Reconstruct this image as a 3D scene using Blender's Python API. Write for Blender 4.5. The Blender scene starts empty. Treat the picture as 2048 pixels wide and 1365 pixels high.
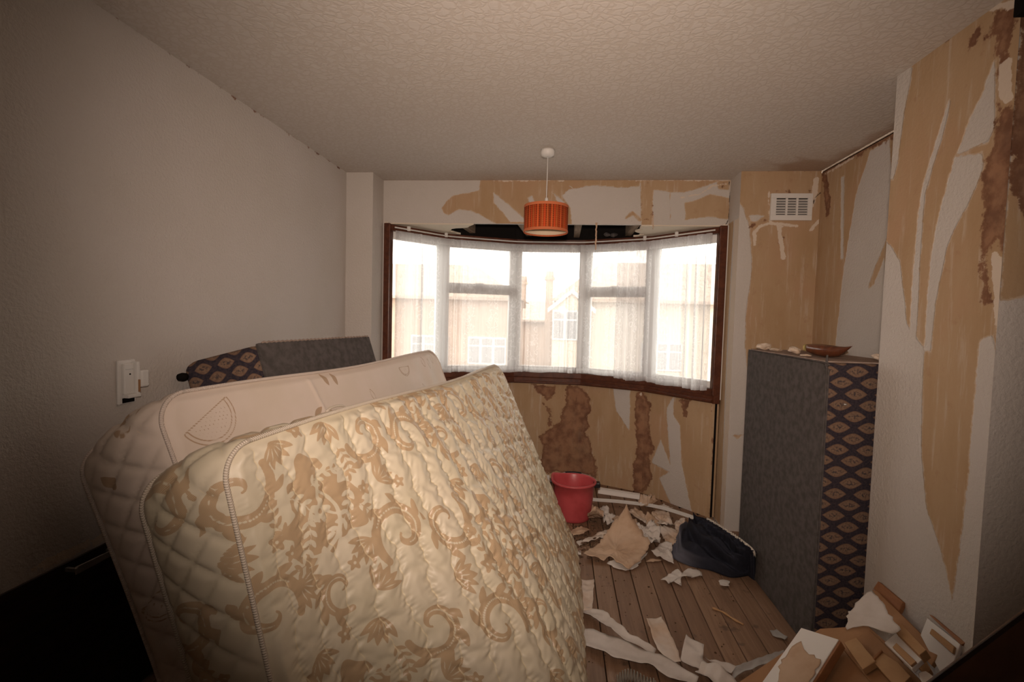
import bpy, bmesh, math, random
import numpy as np
from mathutils import Vector, Matrix, noise as mnoise

# ------------------------------------------------------------------ camera
CAMH, YAW, PITCH, ROLL, FPX = 1.4142, 0.1005, 0.0505, 0.0267, 982.8
sc = bpy.context.scene
_f = np.array([-math.sin(YAW)*math.cos(PITCH), math.cos(YAW)*math.cos(PITCH), -math.sin(PITCH)])
_r0 = np.array([math.cos(YAW), math.sin(YAW), 0.0]); _u0 = np.cross(_r0, _f)
_r = math.cos(ROLL)*_r0 + math.sin(ROLL)*_u0
_u = -math.sin(ROLL)*_r0 + math.cos(ROLL)*_u0
cam_d = bpy.data.cameras.new('camera'); cam = bpy.data.objects.new('camera', cam_d)
sc.collection.objects.link(cam); sc.camera = cam
cam_d.sensor_width = 36.0; cam_d.lens = FPX/2048*36.0; cam_d.clip_start = 0.02; cam_d.clip_end = 300
cam.matrix_world = Matrix(((_r[0], _u[0], -_f[0], 0), (_r[1], _u[1], -_f[1], 0), (_r[2], _u[2], -_f[2], CAMH), (0, 0, 0, 1)))

# ------------------------------------------------------------------ world, flash, exposure
w = bpy.data.worlds.new('overcast'); sc.world = w; w.use_nodes = True
bg = w.node_tree.nodes['Background']; bg.inputs[0].default_value = (1.0, 0.95, 0.86, 1); bg.inputs[1].default_value = 5.2
fl = bpy.data.lights.new('camera_flash', 'SPOT'); flo = bpy.data.objects.new('camera_flash', fl)
sc.collection.objects.link(flo); flo.location = (0.0, -0.02, CAMH+0.13)
fl.energy = 195; fl.color = (1.0, 0.79, 0.655); fl.shadow_soft_size = 0.035
fl.spot_size = math.radians(103); fl.spot_blend = 1.0
flo.rotation_euler = Vector((_f[0]+0.07, _f[1], _f[2]+0.09)).to_track_quat('-Z', 'Y').to_euler()
vs = sc.view_settings
vs.view_transform = 'Standard'; vs.look = 'None'; vs.gamma = 1.0; vs.use_curve_mapping = False; vs.exposure = 0.0
sc.cycles.max_bounces = 5; sc.cycles.diffuse_bounces = 3; sc.cycles.glossy_bounces = 2; sc.cycles.transmission_bounces = 3; sc.cycles.transparent_max_bounces = 10
sc.cycles.caustics_reflective = False; sc.cycles.caustics_refractive = False

C = sc.collection
RND = random.Random(7)
RS = np.random.RandomState(5)

# room numbers (metres)
XL, XR, XC = -1.5515, 1.6307, 1.2859
YD, YH, YC, YN, YB = 3.3949, 3.6012, 2.1335, 1.5998, -1.4
ZC = 2.4; XJL, XJR = -1.356, 1.134; ZH = 2.088
BAY = [(-1.32, 3.60), (-0.98, 4.02), (-0.41, 4.275), (0.18, 4.275), (0.69, 4.04), (1.10, 3.60)]

def ray(px):
    return _f + _r*((px[0]-1024)/FPX) - _u*((px[1]-682.5)/FPX)
def at(px, axis, val):
    d = ray(px); o = np.array([0, 0, CAMH]); return o + d*((val-o[axis])/d[axis])
def atp(px, p0, n):
    d = ray(px); o = np.array([0, 0, CAMH]); n = np.array(n, float); return o + d*(((np.array(p0)-o)@n)/(d@n))

# ------------------------------------------------------------------ materials
class Mat:
    def __init__(s, name, col=(.5, .5, .5), rough=.7, metal=0, spec=.3):
        s.m = bpy.data.materials.new(name); s.m.use_nodes = True; s.t = s.m.node_tree; s.b = s.t.nodes['Principled BSDF']
        s.b.inputs['Base Color'].default_value = (*col, 1); s.b.inputs['Roughness'].default_value = rough
        s.b.inputs['Metallic'].default_value = metal; s.b.inputs['Specular IOR Level'].default_value = spec
    def n(s, t, **kw):
        x = s.t.nodes.new(t)
        for k, v in kw.items(): setattr(x, k, v)
        return x
    def put(s, sock, v):
        if isinstance(v, bpy.types.NodeSocket): s.t.links.new(v, sock)
        elif isinstance(v, (tuple, list)) and sock.type == 'RGBA': sock.default_value = (*v[:3], 1)
        else: sock.default_value = v
    def math(s, op, a, b=0.0, c=0.0, clamp=False):
        x = s.n('ShaderNodeMath', operation=op, use_clamp=clamp)
        s.put(x.inputs[0], a); s.put(x.inputs[1], b); s.put(x.inputs[2], c); return x.outputs[0]
    def mix(s, f, a, b, mode='MIX'):
        x = s.n('ShaderNodeMix', data_type='RGBA', blend_type=mode)
        s.put(x.inputs[0], f); s.put(x.inputs[6], a); s.put(x.inputs[7], b); return x.outputs[2]
    def step(s, v, lo, hi, a=0.0, b=1.0):
        x = s.n('ShaderNodeMapRange', interpolation_type='SMOOTHSTEP')
        s.put(x.inputs[0], v); x.inputs[1].default_value = lo; x.inputs[2].default_value = hi
        x.inputs[3].default_value = a; x.inputs[4].default_value = b; return x.outputs[0]
    def obj(s): return s.n('ShaderNodeTexCoord').outputs['Object']
    def uv(s): return s.n('ShaderNodeUVMap', uv_map='UV').outputs[0]
    def attr(s, name): return s.n('ShaderNodeAttribute', attribute_name=name).outputs['Fac']
    def sep(s, v): x = s.n('ShaderNodeSeparateXYZ'); s.put(x.inputs[0], v); return x.outputs
    def comb(s, a, b, c):
        x = s.n('ShaderNodeCombineXYZ'); s.put(x.inputs[0], a); s.put(x.inputs[1], b); s.put(x.inputs[2], c); return x.outputs[0]
    def scale(s, v, sc3):
        x = s.n('ShaderNodeVectorMath', operation='MULTIPLY'); s.put(x.inputs[0], v); x.inputs[1].default_value = sc3; return x.outputs[0]
    def noise(s, vec, scale=5, detail=4, rough=.55, dist=0):
        x = s.n('ShaderNodeTexNoise'); s.put(x.inputs['Vector'], vec); x.inputs['Scale'].default_value = scale
        x.inputs['Detail'].default_value = detail; x.inputs['Roughness'].default_value = rough; x.inputs['Distortion'].default_value = dist
        return x.outputs['Fac']
    def voro(s, vec, scale=10, feature='F1'):
        x = s.n('ShaderNodeTexVoronoi', feature=feature); s.put(x.inputs['Vector'], vec); x.inputs['Scale'].default_value = scale
        return x.outputs['Distance']
    def wave(s, vec, scale=10, dist=0, bands='X', prof='SIN', det=2):
        x = s.n('ShaderNodeTexWave', bands_direction=bands, wave_profile=prof); s.put(x.inputs['Vector'], vec)
        x.inputs['Scale'].default_value = scale; x.inputs['Distortion'].default_value = dist; x.inputs['Detail'].default_value = det
        return x.outputs['Fac']
    def rnd(s): return s.n('ShaderNodeObjectInfo').outputs['Random']
    def bump(s, h, strength=.4, dist=.003):
        x = s.n('ShaderNodeBump'); s.put(x.inputs['Height'], h); x.inputs['Strength'].default_value = strength; x.inputs['Distance'].default_value = dist
        s.t.links.new(x.outputs[0], s.b.inputs['Normal'])
    def col(s, v): s.put(s.b.inputs['Base Color'], v)
    def rough(s, v): s.put(s.b.inputs['Roughness'], v)

def srgb(r, g, b):
    f = lambda c: ((c/255+.055)/1.055)**2.4 if c > 10 else c/255/12.92
    return (f(r), f(g), f(b))

WHITEP = (.60, .555, .52); TAN = (.56, .385, .235); BROWN = (.27, .135, .075)

def wall_material():
    m = Mat('stripped_wallpaper', rough=.85, spec=.15); v = m.obj()
    n1 = m.math('SUBTRACT', m.noise(v, 26, 5, .72), .5); n2 = m.math('SUBTRACT', m.noise(v, 13, 6, .72), .5); streak = m.noise(m.scale(v, (1, 1, .10)), 34, 5, .65)
    bare = m.step(m.math('ADD', m.attr('bare'), m.math('MULTIPLY', n1, .030)), -.0015, .0015)
    pale = m.step(m.math('ADD', m.attr('pale'), m.math('MULTIPLY', n1, .035)), -.002, .002)
    sv = m.math('ADD', m.attr('stain'), m.math('MULTIPLY', n2, .13))
    stain = m.step(sv, -.003, .006); ring = m.math('SUBTRACT', 1.0, m.math('DIVIDE', m.math('ABSOLUTE', m.math('SUBTRACT', sv, .012)), .016), clamp=True)
    crack = m.step(m.math('ADD', m.attr('crack'), m.math('MULTIPLY', n1, .010)), -.0012, .0012)
    tanc = m.mix(m.step(m.noise(m.scale(v, (1, 1, .28)), 7, 5, .6), .3, .75), (.49, .345, .215), (.43, .285, .16))
    tanc = m.mix(m.step(m.noise(v, 3.2, 3), .45, .75), tanc, (.48, .31, .19))
    tanc = m.mix(m.math('MULTIPLY', m.step(streak, .54, .70), .48), tanc, (.60, .50, .41)); tanc = m.mix(m.math('MULTIPLY', m.step(m.noise(v, 17, 6, .7), .58, .70), .45), tanc, (.40, .24, .145))
    whc = m.mix(m.step(m.noise(v, 2.3, 4), .3, .7), WHITEP, (.575, .53, .485))
    c = m.mix(bare, whc, tanc)
    bv = m.math('ADD', m.attr('bare'), m.math('MULTIPLY', n1, .030)); lip = m.math('MULTIPLY', m.step(bv, -.001, .001), m.step(bv, .002, .007, 1, 0)); c = m.mix(m.math('MULTIPLY', lip, .4), c, (.68, .59, .50))
    c = m.mix(m.math('MULTIPLY', stain, m.step(m.noise(v, 5, 5, .6), .15, .6, .55, .95)), c, m.mix(m.step(m.noise(v, 14, 4), .35, .7), (.34, .18, .105), (.17, .08, .05)))
    c = m.mix(m.math('MULTIPLY', ring, .65), c, (.17, .08, .045))
    c = m.mix(pale, c, (.68, .58, .48))
    c = m.mix(m.math('MULTIPLY', crack, .92), c, (.03, .022, .018))
    m.col(c)
    bareA = m.step(m.attr('bare'), -.003, .003); crA = m.step(m.attr('crack'), -.002, .002); grain = m.noise(v, 78, 2, .65)
    h = m.math('SUBTRACT', m.math('MULTIPLY', grain, m.math('SUBTRACT', 1.35, bareA)), m.math('ADD', m.math('MULTIPLY', bareA, .35), crA))
    m.bump(h, .55, .0045)
    return m.m
M_WALL = wall_material()

def ceiling_material():
    m = Mat('textured_ceiling_paper', rough=.85, spec=.15); v = m.obj()
    vv = m.n('ShaderNodeVectorMath', operation='ADD'); m.put(vv.inputs[0], v)
    nz = m.n('ShaderNodeTexNoise'); m.put(nz.inputs['Vector'], v); nz.inputs['Scale'].default_value = 22; nz.inputs['Detail'].default_value = 3
    m.put(vv.inputs[1], m.scale(nz.outputs['Color'], (.06, .06, .06)))
    e = m.step(m.voro(vv.outputs[0], 30, 'DISTANCE_TO_EDGE'), .0, .20)
    stain = m.step(m.math('ADD', m.attr('stain'), m.math('MULTIPLY', m.math('SUBTRACT', m.noise(v, 7, 5), .5), .16)), -.02, .06)
    seam = m.step(m.attr('crack'), -.002, .001)
    c = m.mix(e, (.60, .54, .48), (.64, .59, .54))
    c = m.mix(m.math('MULTIPLY', stain, .6), c, (.36, .215, .125)); c = m.mix(m.math('MULTIPLY', seam, .6), c, (.72, .66, .60)); m.col(c)
    m.bump(m.math('ADD', e, m.math('MULTIPLY', m.noise(v, 90, 3), .5)), .24, .003); return m.m
M_CEIL = ceiling_material()

def wood_material(name, c1, c2, rough=.5, sc3=(14, 1.2, 14), dirt=0.0, rnd=0.0, spec=.3):
    m = Mat(name, rough=rough, spec=spec); v = m.obj()
    if rnd: 
        vv = m.n('ShaderNodeVectorMath', operation='ADD'); m.put(vv.inputs[0], v)
        r = m.math('MULTIPLY', m.rnd(), 31.0); m.put(vv.inputs[1], m.comb(r, r, r)); v = vv.outputs[0]
    g = m.noise(m.scale(v, sc3), 2.2, 6, .62, .6)
    c = m.mix(m.step(g, .25, .75), c1, c2)
    if rnd: c = m.mix(m.math('MULTIPLY', m.rnd(), rnd), c, (c2[0]*.55, c2[1]*.5, c2[2]*.5))
    if dirt:
        k = m.step(m.noise(v, 11, 5, .6), .60, .72); c = m.mix(m.math('MULTIPLY', k, dirt), c, (.06, .04, .03))
        k2 = m.step(m.voro(m.scale(v, (1, .62, 1)), 7.5), .035, .10, 1, 0); c = m.mix(m.math('MULTIPLY', k2, .75), c, (.07, .035, .02))
    m.col(c); m.bump(g, .25, .002); return m.m
M_FLOOR = wood_material('worn_pine_boards', (.39, .245, .155), (.24, .142, .086), .55, (22, 1.4, 22), .55, .5)
M_DARKWOOD = wood_material('dark_stained_wood', (.045, .022, .014), (.018, .009, .006), .45, (3, 3, 20))
M_FRAME = wood_material('brown_varnished_window_timber', (.135, .046, .024), (.065, .022, .013), .30, (9, 9, 9))
M_JOIST = wood_material('dusty_joist_timber', (.26, .19, .13), (.14, .095, .06), .9, (16, 2, 16))
M_HARD = wood_material('tan_hardboard', (.40, .215, .105), (.33, .17, .08), .75, (4, 4, 4))
M_HARD2 = wood_material('light_tan_fibreboard', (.52, .32, .165), (.44, .255, .125), .8, (5, 5, 5))
M_CHIP = wood_material('reddish_brown_board', (.36, .165, .07), (.27, .115, .05), .6, (4, 4, 9))
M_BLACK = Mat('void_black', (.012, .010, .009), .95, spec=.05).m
M_SUB = Mat('dark_underfloor', (.02, .015, .012), .95, spec=.05).m
M_WHITE = Mat('white_plastic', (.74, .72, .69), .4).m
M_UPVC = Mat('white_window_plastic', (.78, .77, .75), .35).m
M_LAM = Mat('white_laminate', (.80, .76, .72), .45).m
M_METAL = Mat('worn_steel', (.62, .60, .57), .45, .8).m
M_CREAMP = Mat('cream_plaster', (.74, .65, .53), .9, spec=.1).m
def rubble(name, a, b, scale=18, rough=.9, bumpd=.004):
    m = Mat(name, rough=rough, spec=.1); v = m.obj(); n = m.noise(v, scale, 5, .6)
    m.col(m.mix(m.step(n, .35, .68), a, b)); m.bump(n, .4, bumpd); return m.m
M_PLASTER = rubble('crumbling_plaster', (.70, .60, .50), (.52, .38, .27))
M_PAPER_W = rubble('white_torn_wallpaper', (.70, .645, .60), (.60, .54, .49), 6, .85, .002)
M_PAPER_T = rubble('tan_torn_wallpaper', (.62, .455, .33), (.52, .355, .24), 7, .85, .002)
M_PAPER_M = rubble('two_tone_torn_wallpaper', (.70, .62, .55), (.58, .42, .30), 4, .85, .002)
M_FILM = rubble('grey_paper_film', (.46, .44, .42), (.38, .36, .34), 9, .6, .002)
M_SOIL = rubble('dark_dirt_crumbs', (.075, .048, .032), (.18, .11, .07), 60)
M_GREYCLOTH = rubble('grey_divan_lining', (.114, .100, .095), (.076, .067, .063), 30, .95, .001)

# ------------------------------------------------------------------ mesh helpers
def mesh(name, V, F, mat=None, parent=None, smooth=False, uv=None, attrs=None):
    me = bpy.data.meshes.new(name)
    if isinstance(F, np.ndarray) and F.ndim == 2 and len(F):
        nF, k = F.shape
        me.vertices.add(len(V)); me.vertices.foreach_set('co', np.asarray(V, np.float32).ravel())
        me.loops.add(nF*k); me.loops.foreach_set('vertex_index', F.astype(np.int32).ravel())
        me.polygons.add(nF); me.polygons.foreach_set('loop_start', np.arange(0, nF*k, k, dtype=np.int32))
        me.update(calc_edges=True)
    else:
        me.from_pydata([tuple(map(float, v)) for v in V], [], [tuple(map(int, f)) for f in F]); me.update()
    if uv is not None:
        ul = me.uv_layers.new(name='UV'); li = np.empty(len(me.loops), np.int32); me.loops.foreach_get('vertex_index', li)
        ul.data.foreach_set('uv', np.asarray(uv, np.float32)[li].ravel())
    for k, a in (attrs or {}).items():
        at_ = me.attributes.new(k, 'FLOAT', 'POINT'); at_.data.foreach_set('value', np.asarray(a, np.float32).ravel())
    if smooth: me.polygons.foreach_set('use_smooth', np.ones(len(me.polygons), bool))
    if mat: me.materials.append(mat)
    o = bpy.data.objects.new(name, me); C.objects.link(o)
    if parent: o.parent = parent
    return o
def empty(name, loc=(0, 0, 0), rz=0):
    o = bpy.data.objects.new(name, None); C.objects.link(o); o.location = loc; o.rotation_euler = (0, 0, rz); o.empty_display_size = .1; return o
def tag(o, label, cat, group=None, kind=None):
    o['label'] = label; o['category'] = cat
    if group: o['group'] = group
    if kind: o['kind'] = kind
    return o
def struct(o): o['kind'] = 'structure'; return o
def fix_normals(o):
    bm = bmesh.new(); bm.from_mesh(o.data); bmesh.ops.recalc_face_normals(bm, faces=bm.faces); bm.to_mesh(o.data); bm.free(); return o
def box(name, lo, hi, mat, parent=None, bev=0.0, seg=2):
    bm = bmesh.new(); bmesh.ops.create_cube(bm, size=1)
    lo = np.array(lo, float); hi = np.array(hi, float)
    for v in bm.verts: v.co = Vector([(lo[i]+hi[i])/2+v.co[i]*(hi[i]-lo[i]) for i in range(3)])
    if bev: bmesh.ops.bevel(bm, geom=bm.edges[:], offset=bev, segments=seg, affect='EDGES', profile=.5)
    me = bpy.data.meshes.new(name); bm.to_mesh(me); bm.free(); me.materials.append(mat)
    o = bpy.data.objects.new(name, me); C.objects.link(o)
    if parent: o.parent = parent
    return o
def slab(name, quad, th, mat, parent=None, bev=.0015, down=None):
    """box under a planar polygon given by its corners (top face), thickness th along -normal"""
    q = [Vector(map(float, p)) for p in quad]; n = Vector((0, 0, 0))
    for i in range(len(q)): n += (q[i]-q[0]).cross(q[(i+1) % len(q)]-q[0])
    n.normalize(); ref = Vector(down) if down is not None else Vector((0, 0, -1))
    if n.dot(ref) > 0: n = -n
    bm = bmesh.new(); a = [bm.verts.new(p) for p in q]; b = [bm.verts.new(p-n*th) for p in q]
    bm.faces.new(a); bm.faces.new(b[::-1])
    for i in range(len(q)): j = (i+1) % len(q); bm.faces.new((a[j], a[i], b[i], b[j]))
    bmesh.ops.recalc_face_normals(bm, faces=bm.faces)
    if bev: bmesh.ops.bevel(bm, geom=bm.edges[:], offset=bev, segments=1, affect='EDGES')
    me = bpy.data.meshes.new(name); bm.to_mesh(me); bm.free(); me.materials.append(mat)
    o = bpy.data.objects.new(name, me); C.objects.link(o)
    if parent: o.parent = parent
    return o
def tube(name, path, r, mat, parent=None, seg=8, closed=False, cap=True, rfun=None):
    P = np.asarray(path, float); n = len(P)
    T = np.roll(P, -1, 0)-np.roll(P, 1, 0) if closed else np.gradient(P, axis=0)
    T /= np.linalg.norm(T, axis=1)[:, None]+1e-12
    N = np.zeros_like(P); a = np.array([0, 0, 1.]) if abs(T[0][2]) < .9 else np.array([1., 0, 0])
    x = np.cross(T[0], a); x /= np.linalg.norm(x)
    for i in range(n):
        x = x-T[i]*(x@T[i]); x /= np.linalg.norm(x); N[i] = x
    B = np.cross(T, N); ang = np.linspace(0, 2*np.pi, seg, endpoint=False)
    rr = np.full(n, r) if rfun is None else np.array([rfun(i/(n-1)) for i in range(n)])
    V = (P[:, None]+rr[:, None, None]*(N[:, None]*np.cos(ang)[None, :, None]+B[:, None]*np.sin(ang)[None, :, None])).reshape(-1, 3)
    F = []; L = np.concatenate([[0], np.cumsum(np.linalg.norm(np.diff(P, axis=0), axis=1))])
    for i in range(n if closed else n-1):
        i2 = (i+1) % n
        for j in range(seg): F.append((i*seg+j, i*seg+(j+1) % seg, i2*seg+(j+1) % seg, i2*seg+j))
    if cap and not closed: F.append(tuple(range(seg))[::-1]); F.append(tuple((n-1)*seg+j for j in range(seg)))
    uv = np.stack([np.repeat(L, seg), np.tile(np.arange(seg)/seg, n)], 1)
    return mesh(name, V, F, mat, parent, True, uv)
def lathe(name, prof, mat, parent=None, seg=40, loc=(0, 0, 0)):
    ang = np.linspace(0, 2*np.pi, seg, endpoint=False); V = []; F = []; uv = []
    for k, (r, z) in enumerate(prof):
        for a in ang: V.append((loc[0]+r*math.cos(a), loc[1]+r*math.sin(a), loc[2]+z)); uv.append((a/(2*np.pi), z))
    n = len(prof)
    for i in range(n-1):
        for j in range(seg): F.append((i*seg+j, i*seg+(j+1) % seg, (i+1)*seg+(j+1) % seg, (i+1)*seg+j))
    o = mesh(name, V, F, mat, parent, True, uv); fix_normals(o); return o
def sdp(X, Y, poly):
    """signed distance to polygon, positive inside"""
    P = np.asarray(poly, float); d = np.full(X.shape, 1e9); ins = np.zeros(X.shape, bool); n = len(P)
    for i in range(n):
        a = P[i]; b = P[(i+1) % n]; e = b-a; wx = X-a[0]; wy = Y-a[1]
        t = np.clip((wx*e[0]+wy*e[1])/(e@e+1e-12), 0, 1); d = np.minimum(d, np.hypot(wx-e[0]*t, wy-e[1]*t))
        c = ((a[1] > Y) != (b[1] > Y)) & (X < (b[0]-a[0])*(Y-a[1])/(b[1]-a[1]+1e-15)+a[0]); ins ^= c
    return np.where(ins, d, -d)
def sdl(X, Y, line, wdt):
    P = np.asarray(line, float); d = np.full(X.shape, 1e9)
    for a, b in zip(P[:-1], P[1:]):
        e = b-a; t = np.clip(((X-a[0])*e[0]+(Y-a[1])*e[1])/(e@e+1e-12), 0, 1); d = np.minimum(d, np.hypot(X-a[0]-e[0]*t, Y-a[1]-e[1]*t))
    return wdt-d
def union(X, Y, shapes, base=-.5):
    r = np.full(X.shape, base)
    for s in shapes: r = np.maximum(r, s)
    return np.clip(r, -.5, .5)

class Patches:
    """several dense rectangular patches of one wall, one mesh, with pattern attributes"""
    def __init__(s): s.V = []; s.F = []; s.A = {k: [] for k in ('bare', 'stain', 'pale', 'crack')}; s.n = 0
    def add(s, o, u, v, step=.0125, fn=None):
        o = np.array(o, float); u = np.array(u, float); v = np.array(v, float)
        lu, lv = np.linalg.norm(u), np.linalg.norm(v); nu = max(1, int(lu/step)); nv = max(1, int(lv/step))
        if fn is None: nu = nv = 1
        a, b = np.meshgrid(np.linspace(0, 1, nu+1), np.linspace(0, 1, nv+1), indexing='ij')
        V = o+a[..., None]*u+b[..., None]*v; s.V.append(V.reshape(-1, 3))
        idx = np.arange((nu+1)*(nv+1)).reshape(nu+1, nv+1)+s.n
        s.F.append(np.stack([idx[:-1, :-1], idx[1:, :-1], idx[1:, 1:], idx[:-1, 1:]], -1).reshape(-1, 4)); s.n += (nu+1)*(nv+1)
        res = fn(V[..., 0], V[..., 1], V[..., 2], a*lu, b*lv) if fn else {}
        for k in s.A: s.A[k].append(np.asarray(res.get(k, np.full(a.shape, -.5))).ravel())
    def build(s, name, mat, parent=None):
        return mesh(name, np.concatenate(s.V), np.concatenate(s.F), mat, parent, False, None, {k: np.concatenate(a) for k, a in s.A.items()})
def cr(sx, ox, oy, pts): return [(ox+x/sx, oy+y/sx) for x, y in pts]   # crop reading -> photo pixels
def on_plane(pts, axis, val, keep): return [tuple(at(p, axis, val)[list(keep)]) for p in pts]
#==STRUCT==
# ------------------------------------------------------------------ room shell
def offs(poly, d):
    """offset an open polyline towards the room (right-hand side when walking left to right)"""
    P = [np.array(p, float) for p in poly]; out = []
    nr = []
    for a, b in zip(P[:-1], P[1:]):
        e = (b-a)/np.linalg.norm(b-a); nr.append(np.array([e[1], -e[0]]))
    for i, p in enumerate(P):
        if i == 0: out.append(p+nr[0]*d)
        elif i == len(P)-1: out.append(p+nr[-1]*d)
        else:
            m = nr[i-1]+nr[i]; m /= np.linalg.norm(m); out.append(p+m*(d/(m@nr[i])))
    return out
def sweep(name, prof, mat, parent=None, poly=BAY, ends=True):
    """sweep a closed profile [(inward offset, z), ...] along the bay polyline"""
    rows = [[(*offs(poly, d)[i], z) for d, z in prof] for i in range(len(poly))]
    V = [p for r in rows for p in r]; k = len(prof); F = []
    for i in range(len(poly)-1):
        for j in range(k): F.append((i*k+j, i*k+(j+1) % k, (i+1)*k+(j+1) % k, (i+1)*k+j))
    if ends: F.append(tuple(range(k))); F.append(tuple((len(poly)-1)*k+j for j in range(k)))
    return fix_normals(mesh(name, V, F, mat, parent))

# ceiling
def f_ceil(X, Y, Z, a, b):
    st = [sdp(X, Y, on_plane(cr(4.014, 1560, 100, [(-180, 870), (-60, 940), (0, 990), (350, 990), (930, 670), (930, 600), (620, 760), (380, 880), (250, 880), (100, 840), (160, 890), (0, 905)]), 2, ZC, (0, 1))),
          sdl(X, Y, [(XJL, YH), (XJR, YH)], .015), sdl(X, Y, [(XR, YC), (XR, YD)], .07)]
    ck = [sdl(X, Y, on_plane([(1560, 300), (1640, 262), (1736, 187), (1790, 158)], 2, ZC, (0, 1)), .003)]
    return dict(stain=union(X, Y, st), crack=union(X, Y, ck))
pt = Patches(); pt.add((XL, 1.5, ZC), (XR-XL+.05, 0, 0), (0, YH-1.5, 0), .016, f_ceil)
pt.add((XL, YB, ZC), (XR-XL, 0, 0), (0, 1.5-YB, 0)); struct(pt.build('ceiling', M_CEIL))

# left wall, with the pale strip where paper is missing above the dark panel
def f_left(X, Y, Z, a, b):
    pa = [sdp(Y, Z, on_plane(cr(6.823, 0, 1050, [(400, 680), (440, 600), (560, 510), (900, 350), (1240, 185), (1215, 330), (900, 470), (420, 690)]), 0, XL, (1, 2))),
          sdp(Y, Z, on_plane(cr(6.823, 0, 1050, [(1310, 165), (1440, 100), (1700, 0), (1700, 130), (1310, 280)]), 0, XL, (1, 2)))]
    return dict(pale=union(X, Y, pa), stain=union(X, Y, [sdl(Y, Z, [(1.3, ZC), (YD, ZC)], -.005)]))
pt = Patches(); pt.add((XL, .9, 0), (0, YD-.9, 0), (0, 0, ZC), .02, f_left); pt.add((XL, YB, 0), (0, .9-YB, 0), (0, 0, ZC))
struct(pt.build('wall_left', M_WALL))
# left column
pt = Patches(); pt.add((XL, YD, 0), (XJL-XL, 0, 0), (0, 0, ZC), .02, lambda X, Y, Z, a, b: dict(stain=union(X, Z, [sdl(X, Z, [(XJL, 2.4), (XJL, 2.3)], -.02)])))
pt.add((XJL, YD, 0), (0, YH+.04-YD, 0), (0, 0, ZC)); pt.add((XJL, YH, 0), (.04, 0, 0), (0, 0, ZH)); struct(pt.build('wall_column_left', M_WALL))

# right column with the vent
S3 = lambda pts: on_plane(cr(4.549, 1250, 320, pts), 1, YD, (0, 2))
def f_rcol(X, Y, Z, a, b):
    white = [sdp(X, Z, S3([(1030, 380), (1075, 440), (1100, 520), (1130, 600), (1150, 900), (1150, 1050), (1100, 1380), (1090, 1700), (1140, 2200), (1120, 2500), (940, 2500)])),
             sdp(X, Z, on_plane([(1440, 850), (1475, 880), (1500, 860), (1560, 900), (1560, 1100), (1400, 1100)], 1, YD, (0, 2))),
             sdp(X, Z, S3([(1130, 510), (1180, 500), (1260, 510), (1190, 560), (1150, 560)]))]
    pale = [sdl(X, Z, S3([(1180, 770), (1180, 660), (1230, 600), (1320, 580), (1560, 600)]), .010), sdl(X, Z, S3([(1400, 600), (1420, 760), (1440, 890)]), .014),
            sdl(X, Z, S3([(1310, 290), (1320, 560)]), .006), sdl(X, Z, S3([(1740, 180), (1720, 330), (1690, 420)]), .016), sdl(X, Z, S3([(1690, 640), (1760, 560)]), .010)]
    st = [sdl(X, Z, S3([(1290, 680), (1370, 800), (1440, 700)]), .0), sdl(X, Z, S3([(1130, 620), (1200, 570), (1300, 540)]), .002), sdl(X, Z, S3([(1340, 290), (1690, 290)]), .0), sdl(X, Z, S3([(1080, 95), (1700, 95), (1790, 100)]), .0)]
    ck = [sdl(X, Z, S3([(1880, 140), (1800, 190), (1800, 280), (1730, 340), (1700, 440)]), .0035), sdl(X, Z, S3([(1800, 20), (1800, 190)]), .004), sdl(X, Z, S3([(1790, 400), (1760, 900), (1740, 1400)]), -.002)]
    return dict(bare=-union(X, Z, white), pale=union(X, Z, pale), stain=union(X, Z, st), crack=union(X, Z, ck))
def f_rret(X, Y, Z, a, b):
    return dict(bare=union(Y, Z, [sdp(Y, Z, [(3.47, 0), (3.72, 0), (3.72, 2.1), (3.50, 2.1), (3.51, 1.2)])]), pale=union(Y, Z, [sdp(Y, Z, [(3.39, 0), (3.465, 0), (3.49, 1.2), (3.48, 2.1), (3.39, 2.1)])]),
                stain=union(Y, Z, [sdl(Y, Z, [(3.6, .2), (3.6, 2.0)], -.02)]), crack=union(Y, Z, [sdl(Y, Z, [(3.60, 0), (3.6, .9)], .004)]))
pt = Patches(); pt.add((XJR, YD, 0), (XR-XJR, 0, 0), (0, 0, ZC), .0125, f_rcol); pt.add((XJR, YD, 0), (0, YH+.04-YD, 0), (0, 0, ZC), .0125, f_rret)
pt.add((XJR, YH+.02, 0), (-.06, 0, 0), (0, 0, ZH), .0125, lambda X, Y, Z, a, b: dict(bare=np.full(X.shape, .3), stain=union(X, Z, [sdl(X, Z, [(1.1, .3), (1.1, .8)], .0), sdl(X, Z, [(1.1, 1.2), (1.1, 2.0)], -.01)])))
struct(pt.build('wall_column_right', M_WALL))

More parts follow.
